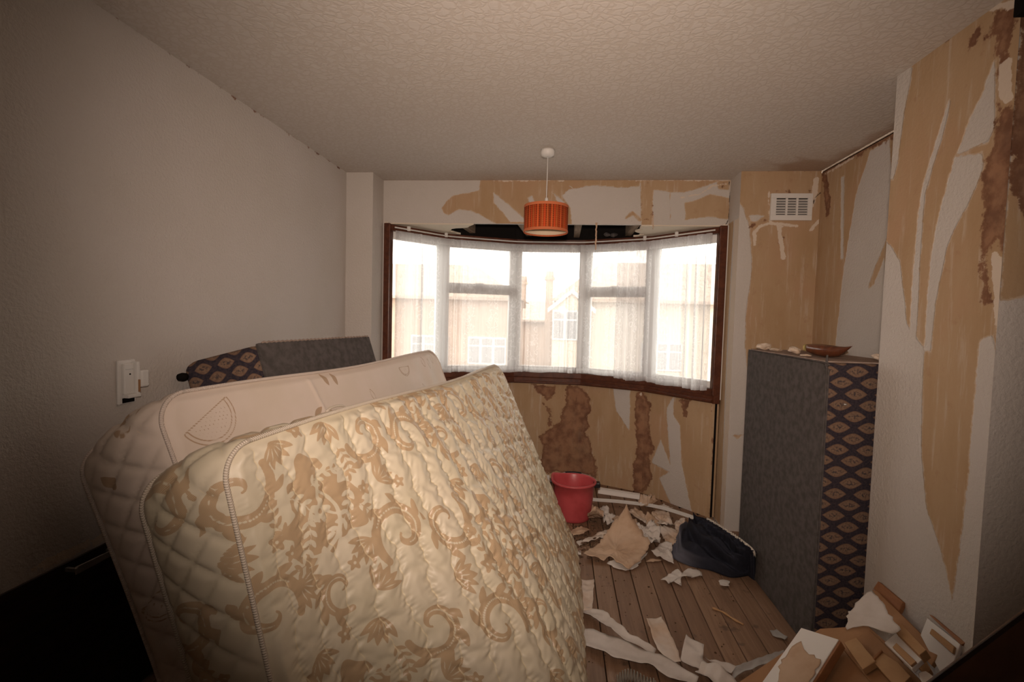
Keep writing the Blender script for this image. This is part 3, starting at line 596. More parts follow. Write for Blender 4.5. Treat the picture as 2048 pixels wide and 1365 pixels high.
def mattress(root, surf, L, Hh, th, fig, mat, pmat, nu, nv, quilt, rc=.09, piper=.0065, bq=True, bs=(0, 0, 0)):
    """soft slab: surf(u,v)->points of the smooth front face; parts front_panel, back_panel, border, two pipings"""
    e = 1e-3; bs = np.array(bs, float)
    def frame(U, V):
        P = surf(U, V); du = surf(np.clip(U+e, 0, 1), V)-surf(np.clip(U-e, 0, 1), V); dv = surf(U, np.clip(V+e, 0, 1))-surf(U, np.clip(V-e, 0, 1))
        n = np.cross(dv, du); n /= np.linalg.norm(n, axis=-1)[..., None]; return P, n
    a, b = np.meshgrid(np.linspace(0, 1, nu), np.linspace(0, 1, nv), indexing='ij')
    dv_ = np.minimum(b, 1-b)*Hh; ins = np.where(dv_ < rc, rc-np.sqrt(np.maximum(rc**2-(rc-dv_)**2, 0)), 0)/L
    U = ins+a*(1-2*ins); V = b
    P, n = frame(U, V); X, Y = U*L, V*Hh
    ed = np.minimum(np.minimum(X-ins*L, L-ins*L-X), np.minimum(Y, Hh-Y)); edge = np.clip(ed/.035, 0, 1); edge = edge*edge*(3-2*edge)
    puff, stitch = quilt(X, Y); Pf = P+n*(puff*edge+.014*edge)[..., None]
    idx = np.arange(nu*nv).reshape(nu, nv); F = np.stack([idx[:-1, :-1], idx[:-1, 1:], idx[1:, 1:], idx[1:, :-1]], -1).reshape(-1, 4)
    uv = np.stack([X.ravel(), Y.ravel()], 1)
    mesh('front_panel', Pf.reshape(-1, 3), F, mat, root, True, uv, dict(figure=fig(X, Y).ravel(), stitch=(stitch*(edge > .5)-.02*(edge <= .5)).ravel()))
    st = 4; Pb = (P-n*th+bs)[::st, ::st]; k1, k2 = Pb.shape[:2]; ib = np.arange(k1*k2).reshape(k1, k2)
    mesh('back_panel', Pb.reshape(-1, 3), np.stack([ib[:-1, :-1], ib[1:, :-1], ib[1:, 1:], ib[:-1, 1:]], -1).reshape(-1, 4), mat, root, True, uv.reshape(nu, nv, 2)[::st, ::st].reshape(-1, 2), dict(figure=fig(X[::st, ::st], Y[::st, ::st]).ravel(), stitch=np.full(k1*k2, -.02)))
    # perimeter
    loop = []
    def seg(p, q, n_): loop.extend([(p[0]+(q[0]-p[0])*t, p[1]+(q[1]-p[1])*t) for t in np.linspace(0, 1, n_, endpoint=False)])
    def corner(cx, cy, a0): loop.extend([(cx+rc*math.cos(t), cy+rc*math.sin(t)) for t in np.linspace(a0, a0+math.pi/2, 14, endpoint=False)])
    seg((rc, 0), (L-rc, 0), 260); corner(L-rc, rc, -math.pi/2); seg((L, rc), (L, Hh-rc), 130); corner(L-rc, Hh-rc, 0); seg((L-rc, Hh), (rc, Hh), 200); corner(rc, Hh-rc, math.pi/2); seg((0, Hh-rc), (0, rc), 170); corner(rc, rc, math.pi)
    lp = np.array(loop); Pl, nl = frame(lp[:, 0]/L, lp[:, 1]/Hh); m_ = len(lp)
    T = np.roll(Pl, -1, 0)-np.roll(Pl, 1, 0); T /= np.linalg.norm(T, axis=1)[:, None]; O = np.cross(T, nl)
    if (O[0]@np.array([0, 0, 1.])) < 0: O = -O
    nb = 26; ws = np.linspace(0, 1, nb); arc = np.concatenate([[0], np.cumsum(np.linalg.norm(np.diff(Pl, axis=0), axis=1))])
    Wg, Ag = np.meshgrid(ws*th, arc); bulge = .016*np.sin(np.pi*ws)**.7
    q1 = np.abs(np.mod(Ag/.105+Wg/.105, 1)-.5); q2 = np.abs(np.mod(Ag/.105-Wg/.105, 1)-.5); qd = np.minimum(q1, q2)*2
    side = (np.where(qd < .45, np.sqrt(qd/.45), 1)*.015 if bq else 0)
    G = Pl[:, None]-nl[:, None]*(ws*th)[None, :, None]+ws[None, :, None]*bs+O[:, None]*((bulge[None]+side*np.sin(np.pi*ws)[None]**.5)[..., None])
    ib = np.arange(m_*nb).reshape(m_, nb); i2 = np.roll(ib, -1, 0)
    F = np.stack([ib[:, :-1], ib[:, 1:], i2[:, 1:], i2[:, :-1]], -1).reshape(-1, 4)
    # near border shows its own continuous print
    near = lp[:, 0] < rc*1.01
    Xb = np.where(near[:, None], -Wg, Ag+.2); Yb = np.where(near[:, None], lp[:, 1][:, None]+0*Wg, Wg+.13)
    stt = (.004-qd*.05) if bq else np.full(qd.shape, -.02)
    bo = mesh('border', G.reshape(-1, 3), F, mat, root, True, np.stack([Xb.ravel(), Yb.ravel()], 1), dict(figure=fig(Xb, Yb).ravel(), stitch=(stt-.002).ravel())); fix_normals(bo)
    tube('piping', Pl+nl*.004+O*.003, piper, pmat, root, 8, True); tube('piping', Pl-nl*(th+.004)+bs+O*.003, piper, pmat, root, 8, True)

def quilt_ogee(X, Y):
    s_ = .090; Xw = X+.011*np.sin(Y/.27*2*np.pi)+.004*np.sin(Y*71+X*9)+.003*np.sin(Y*133+X*17); l = np.mod(Xw, s_); row = np.floor(Xw/s_); d = np.minimum(l, s_-l)
    yy = np.mod(Y+.062*np.mod(row*1.7, 2), .125); pinch = np.exp(-((yy-.0625)/.016)**2)*np.exp(-((l-s_*.5)/.03)**2)
    puff = .0165*np.clip(d/.042, 0, 1)**.55*(1-.40*pinch)*(.5+.5*np.clip((X-.10)/.45, 0, 1))
    near = np.exp(-(d/.020)**2); grow = .6+.9*np.clip((X-.25)/.8, 0, 1)
    wr = (.0026*np.sin(Y*165+7*np.sin(X*29)+X*50)*near+.0016*np.sin(Y*300+X*120+4*np.sin(Y*40))*near+.0020*np.sin(Y*95-X*70+3*np.sin(X*17+Y*11))*np.clip(d/.03, 0, 1)*(pinch+.25))
    return puff+wr*grow, .0026-d
def quilt_soft(X, Y):
    wr = .004*np.sin(X*38+2*np.sin(Y*9))*np.clip((X-1.35)/.3, 0, 1)+.0015*np.sin(X*7)*np.sin(Y*5)
    return wr+.004*np.exp(-((X-.62-.1*Y)/.012)**2), np.full(X.shape, -.02)

# floral mattress
TN = at((438, 905), 1, 1.1); TF = at((996, 731), 1, 2.9)
Bc = np.array([(-.575, 1.10, .05), (-.49, 1.28, .04), (-.27, 1.43, .03), (-.01, 1.54, .02), (.09, 1.70, .02), (.105, 1.98, .02), (.115, 2.3, .02), (.12, 2.62, .02), (.12, 2.9, .02)])
BB = qb(Bc, 400)
def lookup(tab, U):
    t = np.clip(U, 0, 1)*(len(tab)-1); i = np.minimum(t.astype(int), len(tab)-2); f = (t-i)[..., None]; return tab[i]*(1-f)+tab[i+1]*f
def surf_floral(U, V):
    T = TN+(TF-TN)*U[..., None]; T = T+np.array([0, 0, 1])*(.010*np.sin(U*7))[..., None]; B = lookup(BB, U)
    k = V[..., None]; P = T*(1-k)+B*k
    bul = (.115*np.clip(np.sin(np.pi*np.clip(U, 0, 1)), 0, 1)**1.2*(V**1.3)*(1-V)**.55*2.0)[..., None]
    return P+bul*np.array([.86, -.25, .25])
fm = tag(empty('floral_mattress', (0, 0, 0)), 'cream and gold damask quilted mattress leaning in front, with twisted cord piping', 'mattress')
mattress(fm, surf_floral, 1.92, 1.12, .215, damask, M_FLORAL, M_PIPE, 560, 340, quilt_ogee, bs=(-.02, -.05, -.045))
# a loose loop of cord on its top edge
lp_ = [at(p, 1, y) for p, y in (((648, 838), 1.62), ((655, 822), 1.64), ((668, 814), 1.68), ((685, 812), 1.73), ((690, 818), 1.75))]
tube('loose_cord', qb(lp_, 24), .005, M_PIPE, fm)
# pale mattress behind it
T2 = at((303, 797), 1, 1.26); F2 = at((868, 702), 1, 3.1)
B2a = np.array([-.74, 1.26, .13]); B2b = np.array([-.42, 3.1, .13])
def surf_beige(U, V):
    T = T2+(F2-T2)*U[..., None]; T = T+np.array([0, 0, 1])*(-.012*np.sin(np.pi*U)+.005*np.sin(U*9))[..., None]; B = B2a+(B2b-B2a)*U[..., None]; k = V[..., None]
    return T*(1-k)+B*k+(.03*np.sin(np.pi*V)*np.sin(np.pi*U))[..., None]*np.array([.8, 0, .4])
bmx = tag(empty('pale_mattress'), 'pinkish cream mattress with melon slice print, between the damask mattress and the leaning divan', 'mattress')
mattress(bmx, surf_beige, 1.85, 1.15, .215, melons, M_BEIGE, M_PIPE2, 420, 240, quilt_soft, .10, .006, bs=(-.03, -.05, -.08))

def eye_material(mirror=False):
    m = Mat('navy_cloth_with_brown_ogee_eyes', rough=.9, spec=.12); s = m.sep(m.obj()); hx = m.math('ADD', s[0], s[1])
    def lat(ox, oz):
        x = m.math('SUBTRACT', m.math('FRACT', m.math('ADD', m.math('DIVIDE', hx, .118), ox+50)), .5)
        z = m.math('SUBTRACT', m.math('FRACT', m.math('ADD', m.math('DIVIDE', s[2], .094), oz+50)), .5)
        x = m.math('MULTIPLY', x, .118); z = m.math('ABSOLUTE', m.math('MULTIPLY', z, .094)); q = m.math('DIVIDE', x, .045)
        return m.math('SUBTRACT', m.math('MULTIPLY', m.math('SUBTRACT', 1.0, m.math('POWER', m.math('ABSOLUTE', q), 1.7)), .0235), z)
    d = m.math('MAXIMUM', lat(0, 0), lat(.5, .5)); v = m.obj(); n = m.noise(v, 120, 3)
    base = m.mix(m.step(n, .35, .65), (.030, .026, .036), (.055, .042, .048))
    eye = m.mix(m.step(n, .3, .7), (.22, .145, .10), (.16, .10, .07)); centre = m.step(d, .010, .017)
    eye = m.mix(m.math('MULTIPLY', centre, m.step(n, .45, .6)), eye, (.07, .055, .055)); rim = m.math('MULTIPLY', m.step(d, -.0005, .0005), m.step(d, .0022, .0034, 1, 0))
    c = m.mix(m.step(d, -.0008, .0008), base, eye); m.col(m.mix(m.math('MULTIPLY', rim, .6), c, (.13, .07, .05))); m.bump(n, .3, .001); return m.m
M_EYE = eye_material()
M_DUST = rubble('dusty_brown_lining', (.30, .22, .18), (.40, .31, .26), 26)
def rounded_panel(name, y0, y1, z0, z1, x, th, r, mat, parent):
    pts = []
    for cy, cz, a0 in ((y0+r, z0+r, math.pi), (y1-.004, z0+.004, -math.pi/2), (y1-.004, z1-.004, 0), (y0+r, z1-r, math.pi/2)):
        rr = r if cy == y0+r else .004
        pts += [(cy+rr*math.cos(t), cz+rr*math.sin(t)) for t in np.linspace(a0, a0+math.pi/2, 8)]
    n = len(pts); V = [(x, a, b) for a, b in pts]+[(x+th, a, b) for a, b in pts]
    return fix_normals(mesh(name, V, [tuple(range(n)), tuple(range(n, 2*n))[::-1]]+[(i, (i+1) % n, n+(i+1) % n, n+i) for i in range(n)], mat, parent))
# upright divan in the right alcove
dv = tag(empty('divan_base', (1.105, 2.16, 0), math.radians(1.0)), 'grey lined divan base with patterned side standing upright in the right alcove', 'divan')
box('base_frame', (.006, 0, .0), (.36, .83, 1.255), M_EYE, dv, .012, 3)
rounded_panel('lining_panel', -.001, .83, .012, 1.25, -.004, .012, .045, M_GREYCLOTH, dv)
box('end_lining', (.004, .012, 1.2555), (.355, .82, 1.262), M_DUST, dv, .002, 1)
pr_ = [(.0, .035, .05), (-.004, -.002, .06), (-.004, -.002, 1.19), (-.004, .012, 1.235), (-.004, .05, 1.254), (-.004, .82, 1.254)]
tube('edge_piping', qb(pr_[1:], 60), .0035, M_GREYCLOTH, dv, 6)
lathe('stud', [(0, -.004), (.006, -.003), (.008, 0), (.006, .003), (0, .004)], M_METAL, dv, 10, (.075, -.004, 1.085))
# leaning divan by the left wall
dl = tag(empty('divan_base'), 'leaning divan base with grey lining and patterned end, behind the mattresses at the left wall', 'divan')
dl.matrix_world = Matrix.Translation(Vector((-1.285, 1.955, 1.268))) @ Matrix.Rotation(math.radians(-10), 4, 'Z') @ Matrix.Rotation(math.radians(-19), 4, 'Y')
dlb = box('base_frame', (-.26, 0, -1.24), (0, .86, 0), M_EYE, dl, .045, 5)
for v in dlb.data.vertices: v.co.y += .62*v.co.x*(1-v.co.y/.86)      # skewed, sagging end
rounded_panel('lining_panel', .004, .86, -1.20, .002, -.008, .012, .008, M_GREYCLOTH, dl)
sc_ = [(.003,   .03+.82*t, .003+.004*(k % 2)) for k, t in enumerate(np.linspace(0, 1, 60))]
tube('stapled_edge', sc_, .004, M_DUST, dl, 5)
cst = lathe('castor', [(0, -.018), (.014, -.016), (.017, 0), (.014, .016), (0, .018)], M_BLACK, dl, 16); cst.location = (-.238, -.165, -.06); cst.rotation_euler = (math.radians(90), 0, 0)
#==MORE==
# ------------------------------------------------------------------ net curtains
def net_material():
    m = Mat('white_lace_net'); t = m.t; s = m.sep(m.uv()); uv = m.uv()
    band = m.step(m.math('SINE', m.math('MULTIPLY', s[0], 6.283/.21)), -.2, .1)
    v2 = m.n('ShaderNodeVectorMath', operation='ADD'); m.put(v2.inputs[0], m.scale(uv, (1, .8, 1)))
    nz = m.n('ShaderNodeTexNoise'); m.put(nz.inputs['Vector'], uv); nz.inputs['Scale'].default_value = 14; m.put(v2.inputs[1], m.scale(nz.outputs['Color'], (.05, .05, 0)))
    lace = m.step(m.math('ABSOLUTE', m.math('SUBTRACT', m.voro(v2.outputs[0], 26), .42)), .02, .10, 1, 0)
    hem = m.math('MAXIMUM', m.step(s[1], .035, .045, 1, 0), m.step(s[1], 1.035, 1.045))
    dens = m.math('ADD', .53, m.math('ADD', m.math('MULTIPLY', m.math('MULTIPLY', lace, band), .13), m.math('MULTIPLY', hem, .25)))
    dens = m.math('ADD', dens, m.math('MULTIPLY', m.noise(m.scale(uv, (1, .05, 1)), 30, 3), .12))
    df = m.n('ShaderNodeBsdfDiffuse'); df.inputs[0].default_value = (.84, .83, .85, 1); tl = m.n('ShaderNodeBsdfTranslucent'); tl.inputs[0].default_value = (.92, .905, .90, 1)
    tr = m.n('ShaderNodeBsdfTransparent'); mx = m.n('ShaderNodeMixShader'); mx.inputs[0].default_value = .70; my = m.n('ShaderNodeMixShader')
    t.links.new(df.outputs[0], mx.inputs[1]); t.links.new(tl.outputs[0], mx.inputs[2]); m.put(my.inputs[0], dens); t.links.new(tr.outputs[0], my.inputs[1]); t.links.new(mx.outputs[0], my.inputs[2])
    t.links.new(my.outputs[0], t.nodes['Material Output'].inputs[0]); return m.m
M_NET = net_material()
def smooth_path(poly, n, r=6):
    P = np.array(poly); L = np.concatenate([[0], np.cumsum(np.linalg.norm(np.diff(P, axis=0), axis=1))]); s_ = np.linspace(0, L[-1], n)
    Q_ = np.stack([np.interp(s_, L, P[:, 0]), np.interp(s_, L, P[:, 1])], 1); k = max(1, int(n*.03)); pad = np.vstack([np.repeat(Q_[:1], k, 0), Q_, np.repeat(Q_[-1:], k, 0)]); ker = np.ones(2*k+1)/(2*k+1)
    return np.stack([np.convolve(pad[:, i], ker, 'valid') for i in (0, 1)], 1), L[-1]
def net_curtain(name, label, s0, s1, seed, off, bunch, zb):
    path, LL = smooth_path(offs(BAY, off), 900); n = 620; nv = 70; r = np.random.RandomState(seed)
    t = np.linspace(s0, s1, n); x = np.interp(t, np.linspace(0, 1, 900), path[:, 0]); y = np.interp(t, np.linspace(0, 1, 900), path[:, 1])
    tx = np.gradient(x); ty = np.gradient(y); q = np.hypot(tx, ty); nx, ny = ty/q, -tx/q
    amp = .004+sum(.020*np.exp(-((t-c)/wd)**2) for c, wd in bunch); S = t*LL
    ph = r.uniform(0, 6, 6); fold = np.sin(S*2*np.pi/.085+ph[0]+1.5*np.sin(S*5+ph[1]))+.5*np.sin(S*2*np.pi/.037+ph[2]+np.sin(S*9))+.35*np.sin(S*2*np.pi/.31+ph[3])
    V = []; uv = []; zt = 2.030; extra = np.concatenate([[0], np.cumsum(np.hypot(np.diff(S), np.diff(fold*amp)))])
    for j in range(nv):
        v = j/(nv-1); z = zt+(zb-zt)*v; g = .35+.65*min(1, v*4); fine = .0035*np.sin(S*2*np.pi/.012+ph[4])*max(0, 1-v*9)
        d = amp*fold*g+fine+.006*np.sin(v*3+S*3); dz = .004*np.sin(S*23+ph[5])*v+.006*np.sin(S*4+1)*v
        V.append(np.stack([x+nx*d, y+ny*d, z+dz], 1)); uv.append(np.stack([extra, np.full(n, (1-v)*(zt-zb))], 1))
    V = np.concatenate(V); uv = np.concatenate(uv); idx = np.arange(n*nv).reshape(nv, n)
    F = np.stack([idx[:-1, :-1], idx[:-1, 1:], idx[1:, 1:], idx[1:, :-1]], -1).reshape(-1, 4)
    return tag(mesh(name, V, F, M_NET, None, True, uv), label, 'curtain', 'net curtains in the bay')
net_curtain('net_curtain', 'white lace net curtain covering the left and middle panes of the bay', .008, .80, 3, .058, [(.09, .018), (.215, .02), (.57, .03), (.43, .012)], .938)
net_curtain('net_curtain', 'white lace net curtain bunched over the right panes of the bay', .705, .992, 8, .072, [(.735, .03), (.79, .03), (.93, .025), (.97, .02)], .925)
tp, _ = smooth_path(offs(BAY, .066), 120)
ct = tag(empty('curtain_track'), 'thin white curtain wire curving along the top of the bay window', 'curtain rail')
tube('wire', [(a, b, 2.050) for a, b in tp], .0055, M_WHITE, ct, 8)
for k in (6, 21, 93, 105): box('bracket', (tp[k][0]-.012, tp[k][1]-.008, 2.040), (tp[k][0]+.012, tp[k][1]+.012, 2.075), M_WHITE, ct, .003)

# ------------------------------------------------------------------ street outside (the room is on the upper floor)
M_BRICK = rubble('pale_weathered_brick', (.42, .30, .235), (.50, .37, .29), 1.2, .9, .01)
M_RENDER = rubble('cream_render', (.60, .52, .44), (.54, .46, .38), .8, .9, .01)
M_TILE = rubble('weathered_roof_tiles', (.40, .32, .27), (.46, .37, .31), 2.5, .9, .02)
M_EXWHITE = Mat('white_exterior_paint', (.58, .58, .58), .6).m
M_PANE = Mat('pale_street_pane', (.27, .27, .28), .15).m
gnd = struct(box('ground_street', (-60, 4.9, -2.95), (60, 70, -2.8), rubble('grey_road', (.30, .29, .28), (.36, .35, .34), .5)))
YE = 24.0; ZG = -2.8
def atY(px, y=YE): return at(px, 1, y)
def house(name, label, x0, x1, ze, zr, hipL, hipR, wallm, dep=8.0, yf=YE):
    h = empty(name, ((x0+x1)/2, yf, ZG)); tag(h, label, 'house'); cx = (x0+x1)/2; O = lambda p: (p[0]-cx, p[1], p[2]-ZG)
    box('wall', O((x0, 0, ZG)), O((x1, dep, ze)), wallm, h)
    e = .45; yr = dep/2; A = [(x0-e, -e, ze), (x1+e, -e, ze), (x1+e, dep+e, ze), (x0-e, dep+e, ze), (x0+hipL-e, yr, zr), (x1-hipR+e, yr, zr)]
    mesh('roof', [O(p) for p in A], [(0, 1, 5, 4), (2, 3, 4, 5), (1, 2, 5), (3, 0, 4), (3, 2, 1, 0)], M_TILE, h)
    box('gutter', O((x0-e, -e-.1, ze-.12)), O((x1+e, -e, ze+.02)), M_TILE, h)
    return h, O
def house_window(h, O, x0, x1, z0, z1, y=-.06, bars=2):
    f = box('window', O((x0, y, z0)), O((x1, y+.08, z1)), M_EXWHITE, h); w_ = (x1-x0)/bars; zt = z0+(z1-z0)*.68
    for i in range(bars):
        for a, b in ((z0+.08, zt-.04), (zt+.04, z1-.08)): box('pane', O((x0+i*w_+.07, y-.015, a)), O((x0+(i+1)*w_-.07, y+.02, b)), M_PANE, f)
zA = atY((850, 529), YE+4)[2]; xa1 = atY((1032, 600))[0]; xr = atY((945, 531), YE+4)[0]
zeA = atY((1032, 598))[2]
hA, OA = house('semi_house', 'tiled hip roofed house seen through the left bay panes', -13.5, xa1-.3, zeA, zA, 3.5, max(1.2, xa1-xr), M_BRICK)
for x in (-11, -7.5, -4.6): house_window(hA, OA, x, x+1.9, -1.0, .35, -.06, 3)
zB = atY((1380, 528), YE+4)[2]; xb0 = atY((1108, 594))[0]; zeB = atY((1108, 598))[2]; xrB = atY((1205, 540), YE+4)[0]
hB, OB = house('semi_house', 'gabled house with white bargeboards seen through the middle and right bay panes', xb0+.4, 13.5, zeB, zB, max(1.0, xrB-xb0), 3.0, M_RENDER)
g0 = atY((1100, 612), YE-.9); g1 = atY((1143, 583), YE-.9); g2 = atY((1187, 614), YE-.9)
gx0, gx1, gz, gp = g0[0]+.15, g2[0]-.15, g0[2], g1[2]
yq = -.9; gb = mesh('bay_front', [OB(p) for p in [(gx0, yq, ZG), (gx1, yq, ZG), (gx1, yq, gz), ((gx0+gx1)/2, yq, gp), (gx0, yq, gz), (gx0, .2, ZG), (gx1, .2, ZG), (gx1, .2, gz), ((gx0+gx1)/2, 2.5, gp), (gx0, .2, gz)]],
    [(0, 1, 2, 3, 4), (1, 6, 7, 2), (5, 0, 4, 9), (2, 7, 8, 3), (9, 4, 3, 8)], M_RENDER, hB)
for a, b in ((( gx0-.25, gz-.12), ((gx0+gx1)/2, gp+.12)), ((gx1+.25, gz-.12), ((gx0+gx1)/2, gp+.12))):
    slab('bargeboard', [OB((a[0], yq-.12, a[1])), OB((b[0], yq-.12, b[1])), OB((b[0], yq-.12, b[1]-.22)), OB((a[0], yq-.12, a[1]-.2))], .08, M_EXWHITE, hB, 0, (0, 1, 0))
w0 = atY((1104, 680), YE-.95); w1 = atY((1182, 622), YE-.95); house_window(hB, OB, w0[0], w1[0], w0[2], w1[2], yq-.05, 3)
for x in (3.8, 7.5, 10.2): house_window(hB, OB, x, x+1.9, -1.0, .35, -.06, 3)
zM = atY((1070, 601), YE+16)[2]
hM, OM = house('terrace_house', 'low roofed house in the gap far behind the two nearer houses', -5.5, 5.5, zM-1.6, zM, 2, 2, M_BRICK, 8, YE+14)
def chimney(h, O, pxl, pxr, pyt, y, zb):
    a = at((pxl, pyt), 1, y); b = at((pxr, pyt), 1, y); hw = (b[0]-a[0])/2; top = a[2]; x, yy = (a[0]+b[0])/2, y-h.location.y
    st = box('chimney', O((x-hw, yy-hw, zb)), O((x+hw, yy+hw, top-.35)), M_BRICK, h); box('chimney_cap', O((x-hw-.08, yy-hw-.08, top-.45)), O((x+hw+.08, yy+hw+.08, top-.3)), M_BRICK, st)
    for s_ in (-.45, .45): lathe('chimney_pot', [(.11, -.32), (.13, -.28), (.10, 0), (.07, 0), (.07, -.3)], M_TILE, st, 10, O((x+hw*s_, yy, top)))
chimney(hA, OA, 1043, 1053, 553, YE+3.2, zeA-.4); chimney(hB, OB, 1093, 1107, 543, YE+1.6, ZG)

# ------------------------------------------------------------------ pendant lamp
LX, LY = -.115, 2.956
lampo = tag(empty('pendant_lamp', (LX, LY, ZC)), 'orange plaid drum shade pendant hanging from the ceiling before the bay', 'lamp')
lathe('ceiling_rose', [(0, 0), (.040, 0), (.042, -.012), (.038, -.034), (.012, -.040), (0, -.040)], M_WHITE, lampo, 32)
tube('flex', [(0, 0, -.036), (0, 0, -.15), (-.001, 0, -.295)], .0028, M_WHITE, lampo, 8)
hd = lathe('lamp_holder', [(0, -.278), (.008, -.280), (.012, -.300), (.019, -.315), (.020, -.352), (.016, -.40), (0, -.40)], M_WHITE, lampo, 20)
def shade_material():
    m = Mat('orange_plaid_cloth', rough=.9, spec=.1); s = m.sep(m.uv()); a = m.math('MULTIPLY', s[0], 6.283)
    st1 = m.step(m.math('SINE', m.math('MULTIPLY', a, 17)), .1, .5); st2 = m.step(m.math('SINE', m.math('ADD', m.math('MULTIPLY', a, 41), 1.0)), .2, .7); st3 = m.step(m.math('SINE', m.math('ADD', m.math('MULTIPLY', a, 29), .4)), .75, .95)
    wv = m.math('SINE', m.math('MULTIPLY', s[1], 520)); dash = m.step(wv, -.3, .3)
    c = m.mix(st1, (.62, .085, .025), (.40, .07, .02)); c = m.mix(m.math('MULTIPLY', st2, m.math('ADD', .45, m.math('MULTIPLY', dash, .5))), c, (.15, .045, .018)); c = m.mix(m.math('MULTIPLY', st3, .8), c, (.70, .20, .06))
    m.col(c); m.bump(wv, .3, .001)
    m.b.inputs['Transmission Weight'].default_value = 0; return m.m
SZ1, SZ0 = -.335, -.478; R_ = .130
sh = lathe('shade', [(R_, SZ0), (R_, SZ1), (R_-.002, SZ1), (R_-.002, SZ0), (R_, SZ0)], shade_material(), lampo, 96)
lathe('shade_lining', [(R_-.0025, SZ0+.001), (R_-.0025, SZ1-.001), (R_-.004, SZ1-.001), (R_-.004, SZ0+.001)], Mat('cream_shade_lining', (.74, .60, .44), .8).m, lampo, 64)
M_TRIM = Mat('orange_braid', (.60, .17, .07), .8).m
for z in (SZ1, SZ0): lathe('trim_band', [(R_+.0005, z-.008), (R_+.002, z-.004), (R_+.002, z+.004), (R_+.0005, z+.008)], M_TRIM, lampo, 64)
ring = tube('shade_ring', [(.024*math.cos(t), .024*math.sin(t), -.350) for t in np.linspace(0, 2*np.pi, 24, endpoint=False)], .002, M_BLACK, lampo, 6, True)
for k in range(3):
    a = k*2.0944+.5; tube('spoke', [(.024*math.cos(a), .024*math.sin(a), -.350), (.08*math.cos(a), .08*math.sin(a), -.362), ((R_-.004)*math.cos(a), (R_-.004)*math.sin(a), -.345)], .0018, M_BLACK, lampo, 6)

# ------------------------------------------------------------------ vent grille
va = at((1541, 388), 1, YD); vb = at((1621, 442), 1, YD); vx0, vx1, vz1, vz0 = va[0], vb[0], va[2], vb[2]
vt = tag(empty('air_vent', ((vx0+vx1)/2, YD, vz0)), 'white louvred air vent grille high on the right column', 'vent'); W_ = vx1-vx0; H_ = vz1-vz0
box('backing', (-W_/2+.02, -.006, .015), (W_/2-.02, -.001, H_-.015), M_BLACK, vt)
bxs = [((-W_/2, -.016, 0), (W_/2, -.001, .034)), ((-W_/2, -.016, H_-.030), (W_/2, -.001, H_)), ((-W_/2, -.016, .0342), (-W_/2+.034, -.001, H_-.0302)), ((W_/2-.028, -.016, .0342), (W_/2, -.001, H_-.0302))]
for lo, hi in bxs: box('frame_bar', lo, hi, M_WHITE, vt, .001)
iw = W_-.062
for k in (1, 2): x = -W_/2+.034+iw*k/3; box('divider', (x-.006, -.0155, .0345), (x+.006, -.004, H_-.0305), M_WHITE, vt, .001)
for c_ in range(3):
    for r_ in range(6):
        x0 = -W_/2+.034+iw*c_/3+(.006 if c_ else 0); x1 = -W_/2+.034+iw*(c_+1)/3-(.006 if c_ < 2 else 0); z = .040+r_*(H_-.072)/6
        slab('slat', [(x0, -.018, z), (x1, -.018, z), (x1, -.006, z+.013), (x0, -.006, z+.013)], .0025, M_WHITE, vt, 0)

# ------------------------------------------------------------------ things on the left wall
pa_ = at((231, 722), 0, XL); pb_ = at((266, 722), 0, XL); pc_ = at((231, 811), 0, XL); yw = pb_[1]-pa_[1]; zh_ = pa_[2]-pc_[2]
wb = tag(empty('wall_bracket', (XL, pa_[1], pc_[2])), 'white plastic wall bracket with side holder on the left wall', 'bracket')
box('back_plate', (.0005, 0, 0), (.010, yw, zh_), M_WHITE, wb, .003); box('raised_cover', (.010, .012, .035), (.022, yw-.018, zh_-.012), M_WHITE, wb, .003)
box('cover_ridge', (.022, .016, zh_-.034), (.0235, yw-.024, zh_-.031), M_METAL, wb)
box('upright', (.010, yw-.018, .03), (.034, yw-.006, zh_-.006), M_WHITE, wb, .003); box('holder', (.012, yw-.006, .055), (.040, yw+.028, .118), M_WHITE, wb, .006)
box('holder_lip', (.034, yw-.016, .040), (.040, yw-.011, .085), M_HARD, wb, .001); box('lower_shelf', (.010, .014, .022), (.036, yw-.004, .036), M_WHITE, wb, .003); box('slot', (.0102, .014, .004), (.012, yw-.008, .021), M_BLACK, wb)
lathe('screw', [(0, 0), (.003, 0), (.003, .002), (0, .002)], M_BLACK, wb, 10).matrix_local = Matrix.Translation(Vector((.0215, .034, zh_-.05))) @ Matrix.Rotation(math.radians(90), 4, 'Y')
# dark wooden panel lying along the left wall
ph_ = tag(empty('wood_panel', (XL+.02, .5, 0)), 'dark brown wooden door panel with a steel handle along the left wall', 'panel')
slab('board', [(.012, 0, .012), (.012, 1.30, .012), (-.016, 1.30, .592), (-.016, 0, .592)], .018, M_DARKWOOD, ph_, .003, (-1, 0, 0))
h0 = at((152, 1135), 0, XL+.04); h1 = at((232, 1097), 0, XL+.04); rel = lambda p: (p[0]-XL-.02, p[1]-.5, p[2])
hb = slab('handle', [rel(h0), rel(h1), rel(h1-np.array([0, 0, .020])), rel(h0-np.array([0, 0, .026]))], .004, M_METAL, ph_, .001, (-1, 0, 0))
for q in (h0, h1): r0 = rel(q); box('handle_mount', (-.018, r0[1]-.004, r0[2]-.016), (.022, r0[1]+.006, r0[2]-.004), M_METAL, ph_, .001)
